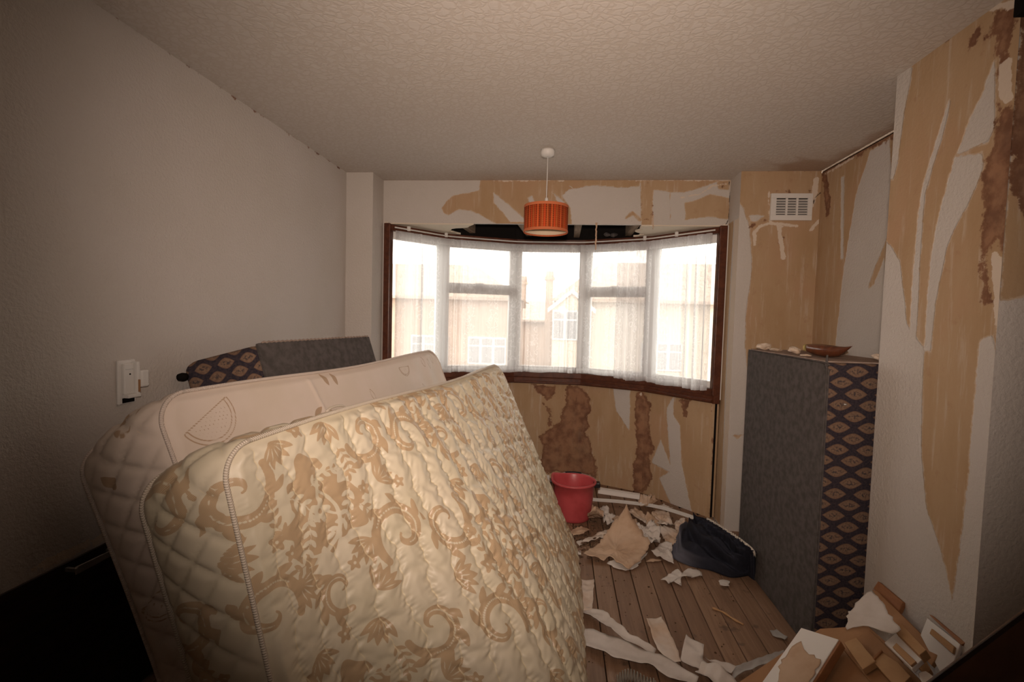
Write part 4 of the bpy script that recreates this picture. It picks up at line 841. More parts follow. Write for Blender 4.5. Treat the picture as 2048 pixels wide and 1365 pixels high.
#==DEBRIS==
# ------------------------------------------------------------------ bucket
def bucket_material():
    m = Mat('red_plastic', (.50, .035, .035), .35, spec=.45); v = m.obj(); n = m.noise(v, 9, 4); m.col(m.mix(m.step(n, .45, .75), (.54, .085, .095), (.44, .06, .065))); return m.m
M_RED = bucket_material(); BX, BY = .118, 3.452
bk = tag(empty('bucket', (BX, BY, .001)), 'red plastic bucket with black handle lugs standing by the damp bay wall', 'bucket')
prof = [(0, 0), (.112, 0), (.122, .008), (.127, .03), (.140, .18), (.147, .252), (.158, .256), (.160, .264), (.156, .270), (.146, .270), (.141, .262), (.136, .18), (.123, .03), (.116, .012), (0, .010)]
bo_ = lathe('body', prof, M_RED, bk, 56)
for v in bo_.data.vertices:          # pouring lip on the back left
    a = math.atan2(v.co.y, v.co.x); k = math.exp(-((a-2.55)/.30)**2)*max(0, (v.co.z-.16)/.11)
    v.co.x *= 1+.16*k; v.co.y *= 1+.16*k; v.co.z += .010*k
lathe('base_ring', [(.096, .0), (.110, .0), (.110, .004), (.096, .004)], M_RED, bk, 40)
M_BLKP = Mat('black_plastic', (.015, .014, .014), .4).m
for sg in (-1, 1):
    g = box('handle_lug', (sg*.150-.012, -.028, .228), (sg*.150+.022*sg+.012, .028, .262), M_BLKP, bk, .006)
tube('handle', [(.165*math.cos(t), .158*math.sin(t), .258+.012*math.sin(t)) for t in np.linspace(0, math.pi, 40)], .0028, M_METAL, bk, 6)
tube('handle_grip', [(.165*math.cos(t), .158*math.sin(t), .258+.012*math.sin(t)) for t in np.linspace(1.2, 1.94, 12)], .009, M_BLKP, bk, 10)

# ------------------------------------------------------------------ torn paper
def nz(p, s): return mnoise.noise(Vector(p)*s)
def paper(label, pts, mat, z=.012, amp=.018, seed=0, name='wallpaper_scrap', group='torn wallpaper on the floor', jag=.006, curl=(0, 0, 0), plane=None, th=.0012, lift=0.0):
    """torn sheet: outline in photo pixels laid on a plane, then crumpled and curled; real sheet with thickness"""
    if plane is None: W3 = [at(p, 2, z) for p in pts]
    else: W3 = [atp(p, plane[0]+np.array(plane[1])/np.linalg.norm(plane[1])*lift, plane[1]) for p in pts]
    W3 = np.array(W3); r = random.Random(seed); out = []
    n = len(W3); cen = W3.mean(0)
    for i in range(n):
        a, b = W3[i], W3[(i+1) % n]; k = max(2, int(np.linalg.norm(b-a)/.014))
        for q in range(k):
            p = a+(b-a)*q/k; d = (p-cen); d /= np.linalg.norm(d)+1e-9; out.append(p+d*(r.uniform(-jag, jag) if q else 0))
    out = np.array(out); m_ = len(out); rings = 9; V = [cen]; F = []
    rad = np.linalg.norm(out-cen, axis=1).max()
    for k in range(1, rings+1): V.extend(cen+(out-cen)*(k/rings))
    V = np.array(V)
    for i in range(len(V)):
        p = V[i]; t = np.linalg.norm(p-cen)/rad
        V[i, 2] += 1.25*amp*(.55*nz((p[0]+seed, p[1], 0), 9)+.55*abs(nz((p[0], p[1]+seed, 3), 20))+.28*abs(nz((p[0], p[1], seed), 45)))+curl[2]*max(0, (p[0]-cen[0])*curl[0]+(p[1]-cen[1])*curl[1])**2/rad
    if plane is None:
        lo = V[:, 2].min(); V[:, 2] += max(0, .003-lo) if lo < .003 else 0
    for j in range(m_): F.append((0, 1+j, 1+(j+1) % m_))
    for k in range(rings-1):
        for j in range(m_): a = 1+k*m_; F.append((a+j, a+m_+j, a+m_+(j+1) % m_, a+(j+1) % m_))
    o = mesh(name, V, F, mat, None, True); md = o.modifiers.new('sheet', 'SOLIDIFY'); md.thickness = th; md.offset = 1
    return tag(o, label, 'paper', group)
def strip(label, left, right, mat, zs, seed=0, name='wallpaper_strip', group='torn wallpaper on the floor', amp=.010):
    L_ = qb([at(p, 2, z) for p, z in zip(left, zs)], 46); R_3 = qb([at(p, 2, z) for p, z in zip(right, zs)], 46); nw = 9; V = []
    for i in range(46):
        for j in range(nw):
            t = j/(nw-1); p = L_[i]*(1-t)+R_3[i]*t; e = abs(t-.5)*2
            q = nz((p[0]+seed, p[1], 1), 34)*.004*e; p = p+np.array([q, q, 0]); p[2] += amp*(nz((p[0], p[1], seed), 12)+.5*nz((p[0], p[1], seed+5), 30))+.006*e**2; V.append(p)
    V = np.array(V); V[:, 2] = np.maximum(V[:, 2], .003); idx = np.arange(46*nw).reshape(46, nw)
    F = np.stack([idx[:-1, :-1], idx[1:, :-1], idx[1:, 1:], idx[:-1, 1:]], -1).reshape(-1, 4)
    o = mesh(name, V, F, mat, None, True); md = o.modifiers.new('sheet', 'SOLIDIFY'); md.thickness = .0012; md.offset = 1
    return tag(o, label, 'paper', group)
A3 = lambda pts: cr(3.25, 1060, 760, pts); A4 = lambda pts: cr(2.467, 1130, 1000, pts); A5 = lambda pts: cr(5.151, 1690, 1100, pts)
paper('largest flat sheet of tan wallpaper with a torn white edge on the floorboards', A3([(345, 1150), (420, 1085), (500, 1030), (620, 985), (700, 1040), (780, 1095), (720, 1180), (640, 1232), (560, 1190), (515, 1160), (480, 1180), (420, 1165)]), M_PAPER_T, .02, .03, 1, curl=(.3, 1, .5))
paper('torn white backing sticking out from under the largest tan sheet', A3([(500, 1200), (560, 1165), (640, 1195), (770, 1120), (690, 1225), (620, 1240), (560, 1225)]), M_PAPER_W, .008, .012, 2)
paper('crumpled greyish white wallpaper on the far side of the largest tan sheet', A3([(630, 990), (680, 955), (730, 965), (800, 945), (850, 1010), (840, 1060), (790, 1085), (740, 1030), (700, 1010), (650, 1010)]), M_PAPER_W, .045, .085, 3)
paper('white sheet with a pointed fold touching the navy cloth', A3([(785, 1115), (870, 1060), (925, 1075), (920, 1130), (935, 1200), (850, 1165)]), M_PAPER_W, .02, .03, 4)
paper('star shaped white scrap on the boards in front of the navy cloth', A3([(850, 1300), (920, 1250), (960, 1235), (985, 1262), (1030, 1230), (1100, 1240), (1120, 1275), (1050, 1290), (1000, 1280), (970, 1300), (985, 1340), (930, 1310), (900, 1335), (880, 1300)]), M_PAPER_W, .012, .02, 5)
paper('small white scrap lying closest to the divan corner', A3([(1225, 1310), (1250, 1298), (1300, 1310), (1297, 1345), (1240, 1340)]), M_PAPER_W, .008, .01, 6)
paper('brown curled flap of wallpaper leaning on the bucket', A3([(370, 955), (375, 880), (405, 840), (450, 838), (480, 880), (470, 930), (420, 965)]), M_PAPER_T, .05, .05, 7, curl=(.2, -1, .8))
paper('white curled piece behind the brown flap beside the bucket', A3([(440, 850), (480, 830), (515, 850), (510, 900), (480, 930), (470, 890)]), M_PAPER_W, .03, .05, 8)
paper('folded tan lump of wallpaper in the middle of the debris', A3([(530, 905), (560, 880), (610, 900), (690, 905), (695, 935), (620, 955), (570, 960)]), M_PAPER_T, .045, .06, 9)
paper('tan strip of wallpaper lying diagonally below the white track', A3([(630, 875), (680, 830), (720, 850), (780, 925), (760, 945), (700, 905)]), M_PAPER_M, .03, .035, 10)
paper('white crumpled sheet under the white track', A3([(790, 865), (840, 855), (900, 870), (930, 940), (890, 965), (840, 960), (800, 920)]), M_PAPER_M, .035, .06, 11)
paper('cream sheet edge between the crumpled paper and the navy cloth', A3([(840, 985), (870, 960), (930, 985), (1000, 1000), (960, 1040), (940, 1075), (880, 1060)]), M_PAPER_M, .02, .035, 12)
paper('tan flap poking up beside the navy cloth', A3([(930, 930), (980, 900), (1010, 905), (1000, 960), (1000, 1000), (950, 990)]), M_PAPER_M, .04, .05, 13)
paper('long tan sliver under the left side of the largest sheet', A3([(330, 1050), (400, 1020), (480, 985), (560, 970), (600, 975), (500, 1030), (380, 1058)]), M_PAPER_M, .012, .02, 14)
paper('pale paper corner under the far end of the track', A3([(730, 780), (790, 740), (835, 800), (800, 815), (750, 805)]), M_PAPER_T, .03, .04, 15)
paper('white scrap at the foot of the bay wall right of the bucket', A3([(840, 820), (870, 805), (930, 835), (900, 850)]), M_PAPER_W, .02, .03, 16)
paper('thin yellowish scrap under the pointed white sheet', A3([(750, 1180), (800, 1165), (860, 1175), (800, 1187)]), M_PAPER_T, .006, .008, 17)
paper('grey leaf shaped scrap beside the white board', A4([(1010, 645), (1045, 640), (1100, 680), (1085, 695), (1025, 670)]), M_FILM, .008, .014, 18)
# long strips in the foreground
strip('upright ended white strip with a pink corner beside the mattress', A4([(82, 402), (80, 470), (66, 548)]), A4([(145, 395), (140, 470), (135, 545)]), M_PAPER_M, (.02, .02, .02), 1)
strip('thin twisted white strip running from beside the mattress to the pile', A4([(65, 552), (130, 580), (200, 625), (330, 715), (440, 760)]), A4([(110, 535), (190, 555), (240, 600), (340, 680), (450, 738)]), M_PAPER_W, (.02, .03, .04, .03, .02), 2)
strip('widest white strip running from under the mattress towards the camera', A4([(40, 690), (150, 745), (290, 800), (420, 828), (520, 885), (640, 925)]), A4([(60, 632), (200, 665), (330, 720), (480, 778), (560, 820), (660, 880)]), M_PAPER_W, (.02, .02, .025, .02, .02, .02), 3)
strip('white strip with tan edge pointing at the bay', A4([(400, 588), (425, 660), (455, 740), (520, 800)]), A4([(475, 580), (505, 640), (545, 720), (572, 808)]), M_PAPER_M, (.02, .03, .03, .02), 4)
strip('folded white strip standing up among the foreground strips', A4([(598, 670), (580, 740), (575, 800), (650, 840)]), A4([(685, 715), (682, 760), (680, 790), (700, 845)]), M_PAPER_W, (.06, .05, .03, .02), 5, amp=.02)
strip('short pale strip between the folded strip and the grey film', A4([(690, 790), (740, 825), (820, 860)]), A4([(720, 800), (770, 800), (845, 828)]), M_PAPER_W, (.02, .03, .02), 6)
strip('tangle of grey white paper at the bottom of the foreground strips', A4([(640, 860), (720, 900), (800, 940)]), A4([(680, 800), (780, 850), (850, 900)]), M_PAPER_W, (.03, .04, .03), 7, amp=.03)
strip('grey translucent looking paper film leading to the white board', A4([(820, 895), (900, 850), (1000, 815), (1085, 785)]), A4([(835, 830), (900, 808), (1000, 772), (1080, 750)]), M_FILM, (.012, .015, .02, .02), 8)
# paper rags hanging from the header
def hang(label, px0, px1, wd, seed, mat=M_PAPER_M):
    a = at(px0, 1, YH-.004); b = at(px1, 1, YH-.01); n = 26; V = []
    for i in range(n):
        t = i/(n-1); p = a*(1-t)+b*t; w2 = wd*(.75+.5*nz((t*4, seed, 0), 1.5)); tw = math.sin(t*6+seed)*.7
        for s_ in (-1, 0, 1): V.append(p+np.array([s_*w2*math.cos(tw)+.006*nz((t*5, seed, 2), 2), -abs(s_*w2*math.sin(tw))-.003, 0]))
    V = np.array(V); idx = np.arange(n*3).reshape(n, 3); o = mesh('hanging_wallpaper', V, np.stack([idx[:-1, :-1], idx[1:, :-1], idx[1:, 1:], idx[:-1, 1:]], -1).reshape(-1, 4), mat, None, True)
    md = o.modifiers.new('sheet', 'SOLIDIFY'); md.thickness = .0012; md.offset = 0; tag(o, label, 'paper', 'paper rags on the header')
hang('longest tan paper rag dangling from the header over the curtain', (1193, 446), (1191, 500), .009, 1, M_PAPER_T)
hang('short brown paper rag dangling at the right of the header', (1306, 430), (1306, 459), .005, 2, M_PAPER_T)
hang('small loose flake curling off the top of the header', (1139, 372), (1154, 384), .006, 3, M_PAPER_W)

# ------------------------------------------------------------------ white track, skirting strip, stick, coiled wire
tr0 = [at(p, 2, z) for p, z in ((A3([(400, 785)])[0], .03), (A3([(620, 803)])[0], .035), (A3([(850, 838)])[0], .045), (A3([(1150, 932)])[0], .05))]
trk = tag(empty('curtain_rail', tuple(tr0[0])), 'long white plastic curtain rail lying on the debris along the bay wall', 'rail')
cv = qb(tr0, 30); V = []; 
for i, p in enumerate(cv):
    t = cv[min(i+1, 29)]-cv[max(i-1, 0)]; t /= np.linalg.norm(t); nn = np.array([-t[1], t[0], 0])
    for s_, dz in ((-.014, 0), (.014, 0), (.014, .016), (.010, .016), (.010, .006), (-.010, .006), (-.010, .016), (-.014, .016)): V.append(p+nn*s_+np.array([0, 0, dz])-tr0[0])
F = [(i*8+j, i*8+(j+1) % 8, (i+1)*8+(j+1) % 8, (i+1)*8+j) for i in range(29) for j in range(8)]+[tuple(range(8)), tuple(29*8+j for j in range(8))]
fix_normals(mesh('channel', V, F, M_WHITE, trk)); box('end_stop', tuple(cv[-1]-tr0[0]+np.array([-.014, -.012, 0])), tuple(cv[-1]-tr0[0]+np.array([.012, .012, .018])), M_WHITE, trk, .002)
s0 = at(A3([(440, 742)])[0], 2, 0); s1 = at(A3([(712, 782)])[0], 2, 0); sd = (s1-s0)/np.linalg.norm(s1-s0); sn = np.array([-sd[1], sd[0], 0])
sk = tag(empty('skirting_strip', (float(s0[0]), float(s0[1]), 0)), 'broken white skirting board length at the foot of the damp bay wall', 'skirting')
slab('board', [(0, 0, .002), tuple(s1-s0+np.array([0, 0, .002])), tuple(s1-s0+sn*.012+np.array([0, 0, .040])), tuple(sn*.012+np.array([0, 0, .045]))], .014, M_LAM, sk, .002, tuple(sn))
slab('top_bead', [tuple(sn*.004+np.array([0, 0, .045])), tuple(s1-s0+sn*.004+np.array([0, 0, .040])), tuple(s1-s0+sn*.026+np.array([0, 0, .044])), tuple(sn*.026+np.array([0, 0, .049]))], .006, M_LAM, sk, .001)
sk0 = at((1085, 962), 2, 0); k0 = tag(box('skirting_offcut', (sk0[0]-.25, sk0[1]-.02, .002), (sk0[0]+.06, sk0[1]+.0, .055), M_LAM, None, .004), 'white skirting offcut mostly hidden between mattress and bucket', 'skirting')
st0 = at(A4([(728, 535)])[0], 2, .006); st1 = at(A4([(880, 617)])[0], 2, .006)
tag(tube('splinter', qb([st0, st0*.66+st1*.34+np.array([.004, .004, .003]), st0*.3+st1*.7+np.array([-.003, 0, .002]), st1], 18), .005, M_HARD2, None, 6, rfun=lambda t: .0065*(.55+.45*math.sin(t*9+1)**2)), 'thin pale wood splinter lying alone on the bare boards', 'splinter')
c0 = at(A4([(255, 900)])[0], 2, .03); c1 = at(A4([(440, 885)])[0], 2, .03)
cw = []
for i in range(260):
    t = i/259; a = t*2*math.pi*13; base = c0*(1-t)+c1*t+np.array([0, .03*math.sin(t*5), 0]); cw.append(base+np.array([.012*math.cos(a)*.3, .020*math.cos(a), .020*math.sin(a)]))
tag(tube('coiled_cable', cw, .0032, Mat('grey_cable', (.28, .25, .21), .6).m, None, 6), 'grey coiled cable lying at the bottom edge beside the mattress', 'cable')

# ------------------------------------------------------------------ navy cloth heap
def cloth_material():
    m = Mat('navy_curtain_cloth', rough=.85, spec=.15); s = m.sep(m.uv()); n = m.noise(m.obj(), 60, 3)
    m.col(m.mix(m.math('MULTIPLY', m.step(s[1], .78, .82), m.step(s[0], .30, .55, 1, 0)), m.mix(n, (.016, .017, .026), (.030, .032, .046)), (.13, .13, .16))); m.bump(n, .3, .001); return m.m
M_NAVY = cloth_material()
hp = qb([at(p, 2, z) for p, z in (((1402, 1037), .10), ((1418, 1040), .14), ((1440, 1053), .17), ((1465, 1069), .19), ((1490, 1087), .20), ((1508, 1103), .19), ((1511, 1118), .13))], 150)
op = qb([at(p, 2, z) for p, z in (((1368, 1046), .06), ((1350, 1080), .02), ((1343, 1112), .008), ((1372, 1130), .006), ((1420, 1142), .006), ((1462, 1156), .006), ((1498, 1152), .006), ((1508, 1150), .006))], 150)
V = []; uv = []; nt_ = 46
for i in range(150):
    u = i/149
    for j in range(nt_):
        t = j/(nt_-1); p = hp[i]*(1-t)+op[i]*t; hump = .05*math.sin(math.pi*t)**.8*(.4+.6*math.sin(math.pi*u))
        pl = .017*math.sin(u*2*math.pi*17)*max(0, 1-t*2.2)**.7
        k = t*1.0+.12*math.sin(u*5); fo = (.030*math.sin(k*21+u*4+1.3*math.sin(u*7))+.016*math.sin(k*38-u*9)+.022*math.sin(u*23+t*6))*min(1, t*3)*min(1, (1-t)*5)+.03*nz((u*5, t*5, 0), 1.2)*math.sin(math.pi*t)
        d = np.array([-.75, -.5, .25]); V.append(p+np.array([0, 0, hump])+d*pl+np.array([-.35, -.55, .75])*fo); uv.append((u, t+.05*math.sin(u*11)+(.12 if u > .55 else 0)*-1))
V = np.array(V); V[:, 2] = np.maximum(V[:, 2], .004); idx = np.arange(150*nt_).reshape(150, nt_)
nc = tag(empty('navy_curtain'), 'heap of dark navy curtain cloth with a pleated header beside the grey divan', 'cloth')
cl = mesh('cloth', V, np.stack([idx[:-1, :-1], idx[:-1, 1:], idx[1:, 1:], idx[1:, :-1]], -1).reshape(-1, 4), M_NAVY, nc, True, np.array(uv)); md = cl.modifiers.new('sheet', 'SOLIDIFY'); md.thickness = .003
bk_ = []                                       # the side of the heap that falls behind the header
for i in range(150):
    for j in range(8): t = j/7; bk_.append(hp[i]*(1-t)+np.array([hp[i][0]+.03, hp[i][1]+.05, .004])*t+np.array([.4, .6, 0])*.008*math.sin(i/149*2*math.pi*21)*(1-t))
ix = np.arange(150*8).reshape(150, 8); mesh('fallen_back', np.array(bk_), np.stack([ix[:-1, :-1], ix[1:, :-1], ix[1:, 1:], ix[:-1, 1:]], -1).reshape(-1, 4), M_NAVY, nc, True, np.zeros((1200, 2)))
tube('header_tape', [hp[i]+np.array([-.004, -.003, .003])+np.array([.006, .006, .005])*(.5 if i % 4 < 2 else -.5) for i in range(20, 148)], .0045, Mat('cream_header_tape', (.66, .60, .52), .8).m, nc, 6)
paper('white scrap tucked under the right end of the navy cloth', A3([(1310, 1185), (1390, 1175), (1420, 1190), (1440, 1270), (1400, 1255), (1370, 1220)]), M_PAPER_W, .012, .02, 21)

# ------------------------------------------------------------------ rubbish on the upright divan
ZT = 1.2635
def lump(name, label, px, size, seed, mat, flat_=.6, z=ZT, group='plaster crumbs on the divan', cat='plaster', stretch=(1, 1)):
    bm = bmesh.new(); bmesh.ops.create_icosphere(bm, subdivisions=3, radius=size); p = at(px, 2, z)
    for v in bm.verts:
        v.co *= 1+.45*mnoise.noise(v.co*(1.1/size)+Vector((seed, seed*2, 0)))+.2*mnoise.noise(v.co*(3/size)+Vector((0, seed, 0))); v.co.z *= flat_; v.co.x *= stretch[0]; v.co.y *= stretch[1]
    lo = min(v.co.z for v in bm.verts)
    for v in bm.verts: v.co.z -= lo
    me = bpy.data.meshes.new(name); bm.to_mesh(me); bm.free(); me.materials.append(mat); o = bpy.data.objects.new(name, me); C.objects.link(o); o.location = p; return tag(o, label, cat, group)
def divpx(f, k): # point on the divan top: f along its depth (0 near), k across
    return (1.115+.33*k-.014*f, 2.17+.80*f, ZT)
def lump3(label, pos, size, seed, stretch=(1, 1), flat_=.6):
    o = lump('plaster_lump', label, (1500, 690), size, seed, M_PLASTER, flat_, stretch=stretch); o.location = pos; return o
lump3('plaster flake at the far left corner of the upright divan top', divpx(.90, .10), .024, 1, (1.6, .8), .7)
lump3('flat plaster flake second from the far corner on the divan top', divpx(.70, .08), .020, 2, (1.5, 1.2), .4)
lump3('pale plaster lump just left of the brown curved dish', divpx(.50, .14), .024, 3, (1.2, 1.4), .7)
lump3('largest plaster lump behind the brown curved dish', divpx(.50, .50), .038, 4, (1.3, 1.3), .65)
lump3('plaster lump behind the middle of the brown curved dish', divpx(.42, .62), .030, 5, (1.6, 1), .6)
lump3('plaster lump nearest the chimney breast on the divan top', divpx(.12, .78), .024, 6, (1.3, 1), .6)
lump3('thin plaster crumb at the front edge of the divan top', divpx(.30, .06), .012, 7, (2, 1), .4)
# brown curved dish-like piece
d0 = at((1614, 709), 1, 2.50); d1 = at((1706, 706), 1, 2.27)
n = 40; V = []; cvp = []
M_DISH = wood_material('glossy_brown_glaze', (.17, .055, .022), (.07, .022, .012), .18, (6, 6, 6), spec=.6)
for i in range(n):
    t = i/(n-1); p = np.array([d0[0]+(d1[0]-d0[0])*t, d0[1]+(d1[1]-d0[1])*t, 0]); wdt = .040*(math.sin(math.pi*min(1, .16+.86*t))**.6)*(1 if t < .75 else max(.35, 1-(t-.75)*2.2)); zc = ZT+.034+.022*max(0, (t-.7)/.3)**1.5-.004*math.sin(math.pi*t)
    cvp.append((p, wdt, zc))
seg_ = 20
for p, wdt, zc in cvp:
    for j in range(seg_): a = 2*math.pi*j/seg_; c_, s_ = math.cos(a), math.sin(a); V.append((p[0]+.64*c_*wdt, p[1]+.76*c_*wdt, zc+s_*wdt*(.9 if s_ < 0 else .55)))
dmin = min(v[2] for v in V); V = [(a, b, c-dmin+ZT+.0005) for a, b, c in V]
F = [(i*seg_+j, i*seg_+(j+1) % seg_, (i+1)*seg_+(j+1) % seg_, (i+1)*seg_+j) for i in range(n-1) for j in range(seg_)]+[tuple(range(seg_))[::-1], tuple((n-1)*seg_+j for j in range(seg_))]
ds = tag(empty('curved_dish'), 'glossy dark brown curved dish with a yellow end lying on the upright divan', 'dish')
fix_normals(mesh('shell', V, F, M_DISH, ds, True))
Ve = [(x-.004, y+.004, z) for x, y, z in V[:seg_]]; cc = np.mean(Ve, 0); fix_normals(mesh('yellow_end', [tuple(cc+(np.array(v)-cc)*.86+np.array([-.006, .005, 0])) for v in Ve]+[tuple(cc+(np.array(v)-cc)*.9) for v in Ve], [tuple(range(seg_))]+[(i, (i+1) % seg_, seg_+(i+1) % seg_, seg_+i) for i in range(seg_)], Mat('dull_yellow', (.42, .33, .13), .6).m, ds))

# ------------------------------------------------------------------ broken boards by the chimney breast
PN = np.array([-.65, 0, 1.]); P0 = np.array([.85, 1.8, .115])
def onp(pts, lift=0.0): return [atp(p, P0+PN/np.linalg.norm(PN)*lift, PN) for p in pts]
def board(name, label, px, lift, th, mat, cat='board', extra=None, pl=None):
    q = onp(px, lift) if pl is None else [atp(p, pl[0], pl[1]) for p in px]
    c = np.mean(q, 0); root = tag(empty(name, tuple(c)), label, cat, 'broken boards by the chimney breast')
    slab('panel', [p-c for p in q], th, mat, root, .0012, None if pl is None else tuple(-np.array(pl[1])))
    for nm, ep, el, et, em in (extra or []):
        e = onp(ep, el) if pl is None else [atp(p, np.array(pl[0])+np.array(pl[1])/np.linalg.norm(pl[1])*el, pl[1]) for p in ep]
        slab(nm, [p-c for p in e], et, em, root, .001, None if pl is None else tuple(-np.array(pl[1])))
    return root
board('hardboard_sheet', 'large brown hardboard sheet under the other broken pieces', [(1440, 1440), (1478, 1365), (1556, 1312), (1640, 1258), (1735, 1252), (1800, 1310), (1850, 1440)], 0, .006, M_HARD)
board('hardboard_sheet', 'brown hardboard sheet with a long straight joint in the middle of the pile', A4([(1365, 730), (1500, 640), (1790, 925), (1530, 925)]), .012, .008, M_HARD)
board('laminate_board', 'white laminate board with tan paper stuck on it, nearest the floorboards', A4([(1165, 632), (1350, 690), (1180, 960), (930, 960)]), .055, .034, M_LAM, extra=[('core_edge', A4([(1352, 690), (1362, 700), (1195, 965), (1182, 960)]), .052, .030, M_CHIP)])
paper('torn tan paper stuck on the white laminate board', A4([(1065, 790), (1120, 725), (1165, 700), (1190, 750), (1262, 790), (1235, 860), (1200, 905), (1150, 930), (1040, 930), (1055, 860)]), M_PAPER_T, 0, .004, 31, group='broken boards by the chimney breast', plane=(P0, PN), lift=.058, jag=.008)
board('fibreboard_block', 'small tan fibreboard block next to the white laminate board', A4([(1375, 705), (1438, 680), (1532, 797), (1468, 838)]), .040, .022, M_HARD2)
board('fibreboard_piece', 'flat tan fibreboard piece with a ragged edge at the bottom of the pile', A4([(1525, 805), (1560, 745), (1590, 770), (1640, 800), (1705, 872), (1640, 935)]), .034, .016, M_HARD2, extra=[('cross_strip', A4([(1515, 780), (1560, 738), (1566, 746), (1522, 790)]), .040, .008, M_CHIP)])
board('drawer_front', 'small white drawer front with a tan strip on it in the pile', A4([(1575, 705), (1640, 650), (1772, 780), (1712, 837)]), .085, .014, M_LAM, extra=[('tan_strip', A4([(1615, 727), (1634, 706), (1732, 798), (1706, 818)]), .094, .008, M_HARD2)])
board('fibreboard_bar', 'tan fibreboard bar lying along the small white drawer front', A4([(1628, 648), (1655, 608), (1782, 742), (1748, 768)]), .105, .030, M_HARD2)
PC = (np.array([1.268, 1.9, .37]), np.array([-.80, -.05, .60]))
board('brown_plank', 'long brown plank leaning down along the chimney breast', A5([(275, 408), (330, 425), (975, 1058), (888, 1195), (560, 830)]), 0, .016, M_HARD, pl=(np.array([1.235, 1.9, .36]), PC[1]))
board('brown_plank', 'short reddish brown board end sticking up highest against the chimney breast', A5([(290, 400), (340, 325), (595, 537), (545, 645)]), 0, .018, M_CHIP, pl=(np.array([1.262, 1.95, .38]), np.array([-.9, -.05, .42])))
board('drawer_front', 'white drawer side with a tan runner leaning on the right end of the chimney breast', A5([(775, 880), (845, 705), (1190, 975), (1035, 1370)]), 0, .014, M_LAM, pl=(np.array([1.250, 1.7, .37]), np.array([-.88, -.1, .46])), extra=[('runner', A5([(868, 862), (890, 812), (1122, 1000), (1105, 1072)]), .010, .010, M_HARD2), ('edge_strip', A5([(862, 668), (890, 675), (1240, 960), (1195, 985)]), .004, .012, M_CHIP)])
board('fibreboard_offcut', 'dark shadowed fibreboard offcut under the small white drawer front', A5([(720, 1170), (820, 1120), (880, 1230), (830, 1290)]), .03, .02, M_HARD2)
paper('large torn white wallpaper triangle lying on top of the broken boards', A5([(10, 705), (30, 650), (60, 645), (140, 540), (190, 490), (275, 418), (420, 610), (575, 830), (480, 862), (300, 820), (120, 803), (20, 832)]), M_PAPER_W, 0, .012, 32, group='broken boards by the chimney breast', plane=(P0, PN), lift=.125, jag=.006)
paper('small white paper scrap at the bottom right of the pile', A5([(755, 1280), (830, 1275), (900, 1320), (960, 1400), (800, 1400)]), M_PAPER_W, 0, .012, 33, group='broken boards by the chimney breast', plane=(P0, PN), lift=.06)
# dark board standing on its corner at the right edge
A_ = at((1893, 1340), 1, 1.30); B_ = at((2160, 1140), 1, 1.30); e_ = (B_-A_)/np.linalg.norm(B_-A_); dn = np.array([e_[2], 0, -e_[0]])
ln = A_[2]/(-dn[2])*.995 if dn[2] < 0 else .5
hbq = [A_-e_*.12, B_, B_+dn*ln*1.0, A_-e_*.12+dn*(ln-.12*e_[2]/abs(dn[2]))]
hd_ = tag(empty('wood_panel', tuple(A_)), 'dark brown wooden board propped at an angle in the lower right corner', 'panel'); slab('board', [p-A_ for p in hbq], .007, wood_material('brown_varnished_board', (.13, .062, .032), (.085, .04, .022), .5, (5, 5, 5)), hd_, .001, (0, 1, 0))
slab('edge_lipping', [(A_-e_*.12)-A_+np.array([0, -.001, 0]), B_-A_+np.array([0, -.001, 0]), B_-A_+dn*.012+np.array([0, -.001, 0]), (A_-e_*.12)-A_+dn*.012+np.array([0, -.001, 0])], .003, M_DARKWOOD, hd_, 0, (0, 1, 0))
# plain black block in the top right corner and a dark crate behind the mattress
tq = at((2032, 18), 1, YN-.01); br_ = tag(empty('corner_block', (float(tq[0]), YN, float(tq[2]))), 'black block at the ceiling on the chimney breast corner', 'bracket')
box('plate', (.0, -.03, -.02), (.10, -.001, ZC-tq[2]-.002), M_BLACK, br_, .003); box('block_front', (.02, -.06, -.03), (.06, -.03, .02), M_BLACK, br_, .003)
q0 = at((1044, 858), 1, 3.45); cra = tag(empty('wooden_crate', (float(q0[0])-.30, 3.45, 0)), 'dark wooden crate peeping out behind the damask mattress', 'crate')
for k in range(3):
    z0 = .03+k*.195
    box('slat', (0, 0, z0), (.30, .016, z0+.165), M_JOIST if k < 2 else M_FRAME, cra, .002); box('slat', (0, .264, z0), (.30, .28, z0+.165), M_FRAME, cra, .002)
    box('end_slat', (.284, .016, z0), (.30, .264, z0+.165), M_FRAME, cra, .002); box('end_slat', (0, .016, z0), (.016, .264, z0+.165), M_FRAME, cra, .002)
for x in (.016, .264):
    for y in (.016, .244): box('corner_post', (x, y, 0), (x+.02, y+.02, float(q0[2])), M_FRAME, cra, .002)
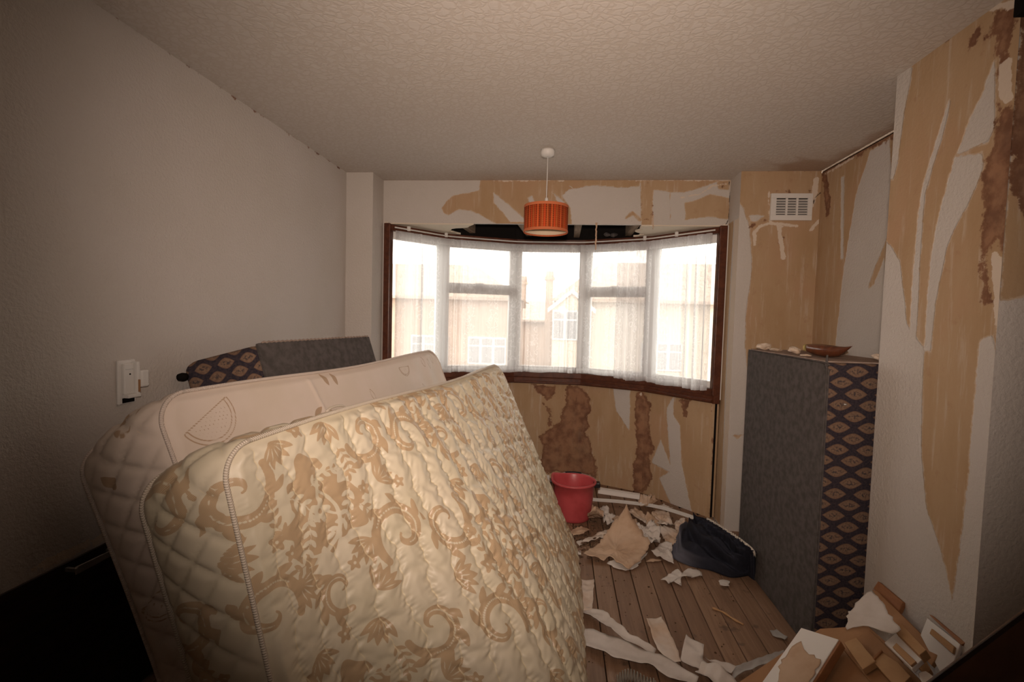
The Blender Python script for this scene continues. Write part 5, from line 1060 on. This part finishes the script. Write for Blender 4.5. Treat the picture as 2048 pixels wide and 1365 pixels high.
# dirt and crumbs around the bucket
V = []; F = []; r = random.Random(11)
def crumb(x, y, s_):
    n0 = len(V); a = r.uniform(0, 6)
    for k in range(4): V.append((x+s_*math.cos(a+k*1.57)*r.uniform(.6, 1.3), y+s_*math.sin(a+k*1.57)*r.uniform(.6, 1.3), .001))
    for k in range(4): V.append((x+.6*s_*math.cos(a+k*1.57), y+.6*s_*math.sin(a+k*1.57), .001+s_*r.uniform(.3, .9)))
    F.extend([(n0+4, n0+5, n0+6, n0+7)]+[(n0+k, n0+(k+1) % 4, n0+4+(k+1) % 4, n0+4+k) for k in range(4)])
for _ in range(420):
    px = (r.gauss(1165, 42), r.gauss(1075, 26))
    if px[0] < 1100 or px[1] < 1000: continue
    p = at(px, 2, 0); 
    if math.hypot(p[0]-BX, p[1]-BY) < .12: continue
    crumb(p[0], p[1], abs(r.gauss(0, .007))+.003)
for _ in range(200):
    p = at((r.uniform(1170, 1420), r.uniform(1000, 1100)), 2, 0)
    if p[1] < bay_y(p[0])-.04: crumb(p[0], p[1], abs(r.gauss(0, .005))+.002)
for _ in range(150): p = at((r.uniform(1160, 1480), r.uniform(1120, 1340)), 2, 0); crumb(p[0], p[1], abs(r.gauss(0, .002))+.0012)
tag(mesh('dirt_crumbs', V, F, M_SOIL), 'dark dirt and plaster crumbs scattered round the red bucket', 'dirt', kind='stuff')
# more torn pieces in the heap between bucket and cloth
extra = [('pale curled flake against the foot of the bay wall', [(700, 800), (745, 770), (790, 800), (760, 830)], M_PAPER_M, .05, .08),
         ('cream scrap beside the folded tan lump', [(480, 900), (530, 870), (560, 890), (545, 930), (500, 940)], M_PAPER_W, .03, .05),
         ('grey white crumpled piece below the folded tan lump', [(560, 965), (640, 945), (690, 960), (650, 990), (580, 1000)], M_PAPER_W, .03, .06),
         ('dirty tan sliver in front of the bucket', [(260, 985), (330, 960), (400, 975), (350, 1010), (280, 1015)], M_PAPER_T, .015, .03),
         ('small white flake left of the largest sheet', [(300, 1060), (335, 1045), (350, 1065), (320, 1080)], M_PAPER_W, .008, .012),
         ('tan crumpled piece between the tan strip and the crumpled white sheet', [(740, 920), (800, 905), (850, 940), (830, 985), (770, 975)], M_PAPER_T, .04, .07),
         ('cream flake on the boards in front of the bucket', [(315, 1120), (330, 1112), (333, 1140), (318, 1145)], M_PAPER_W, .006, .006)]
for k, (lb, pts, mt, z, am) in enumerate(extra): paper(lb, A3(pts), mt, z, am, 50+k)
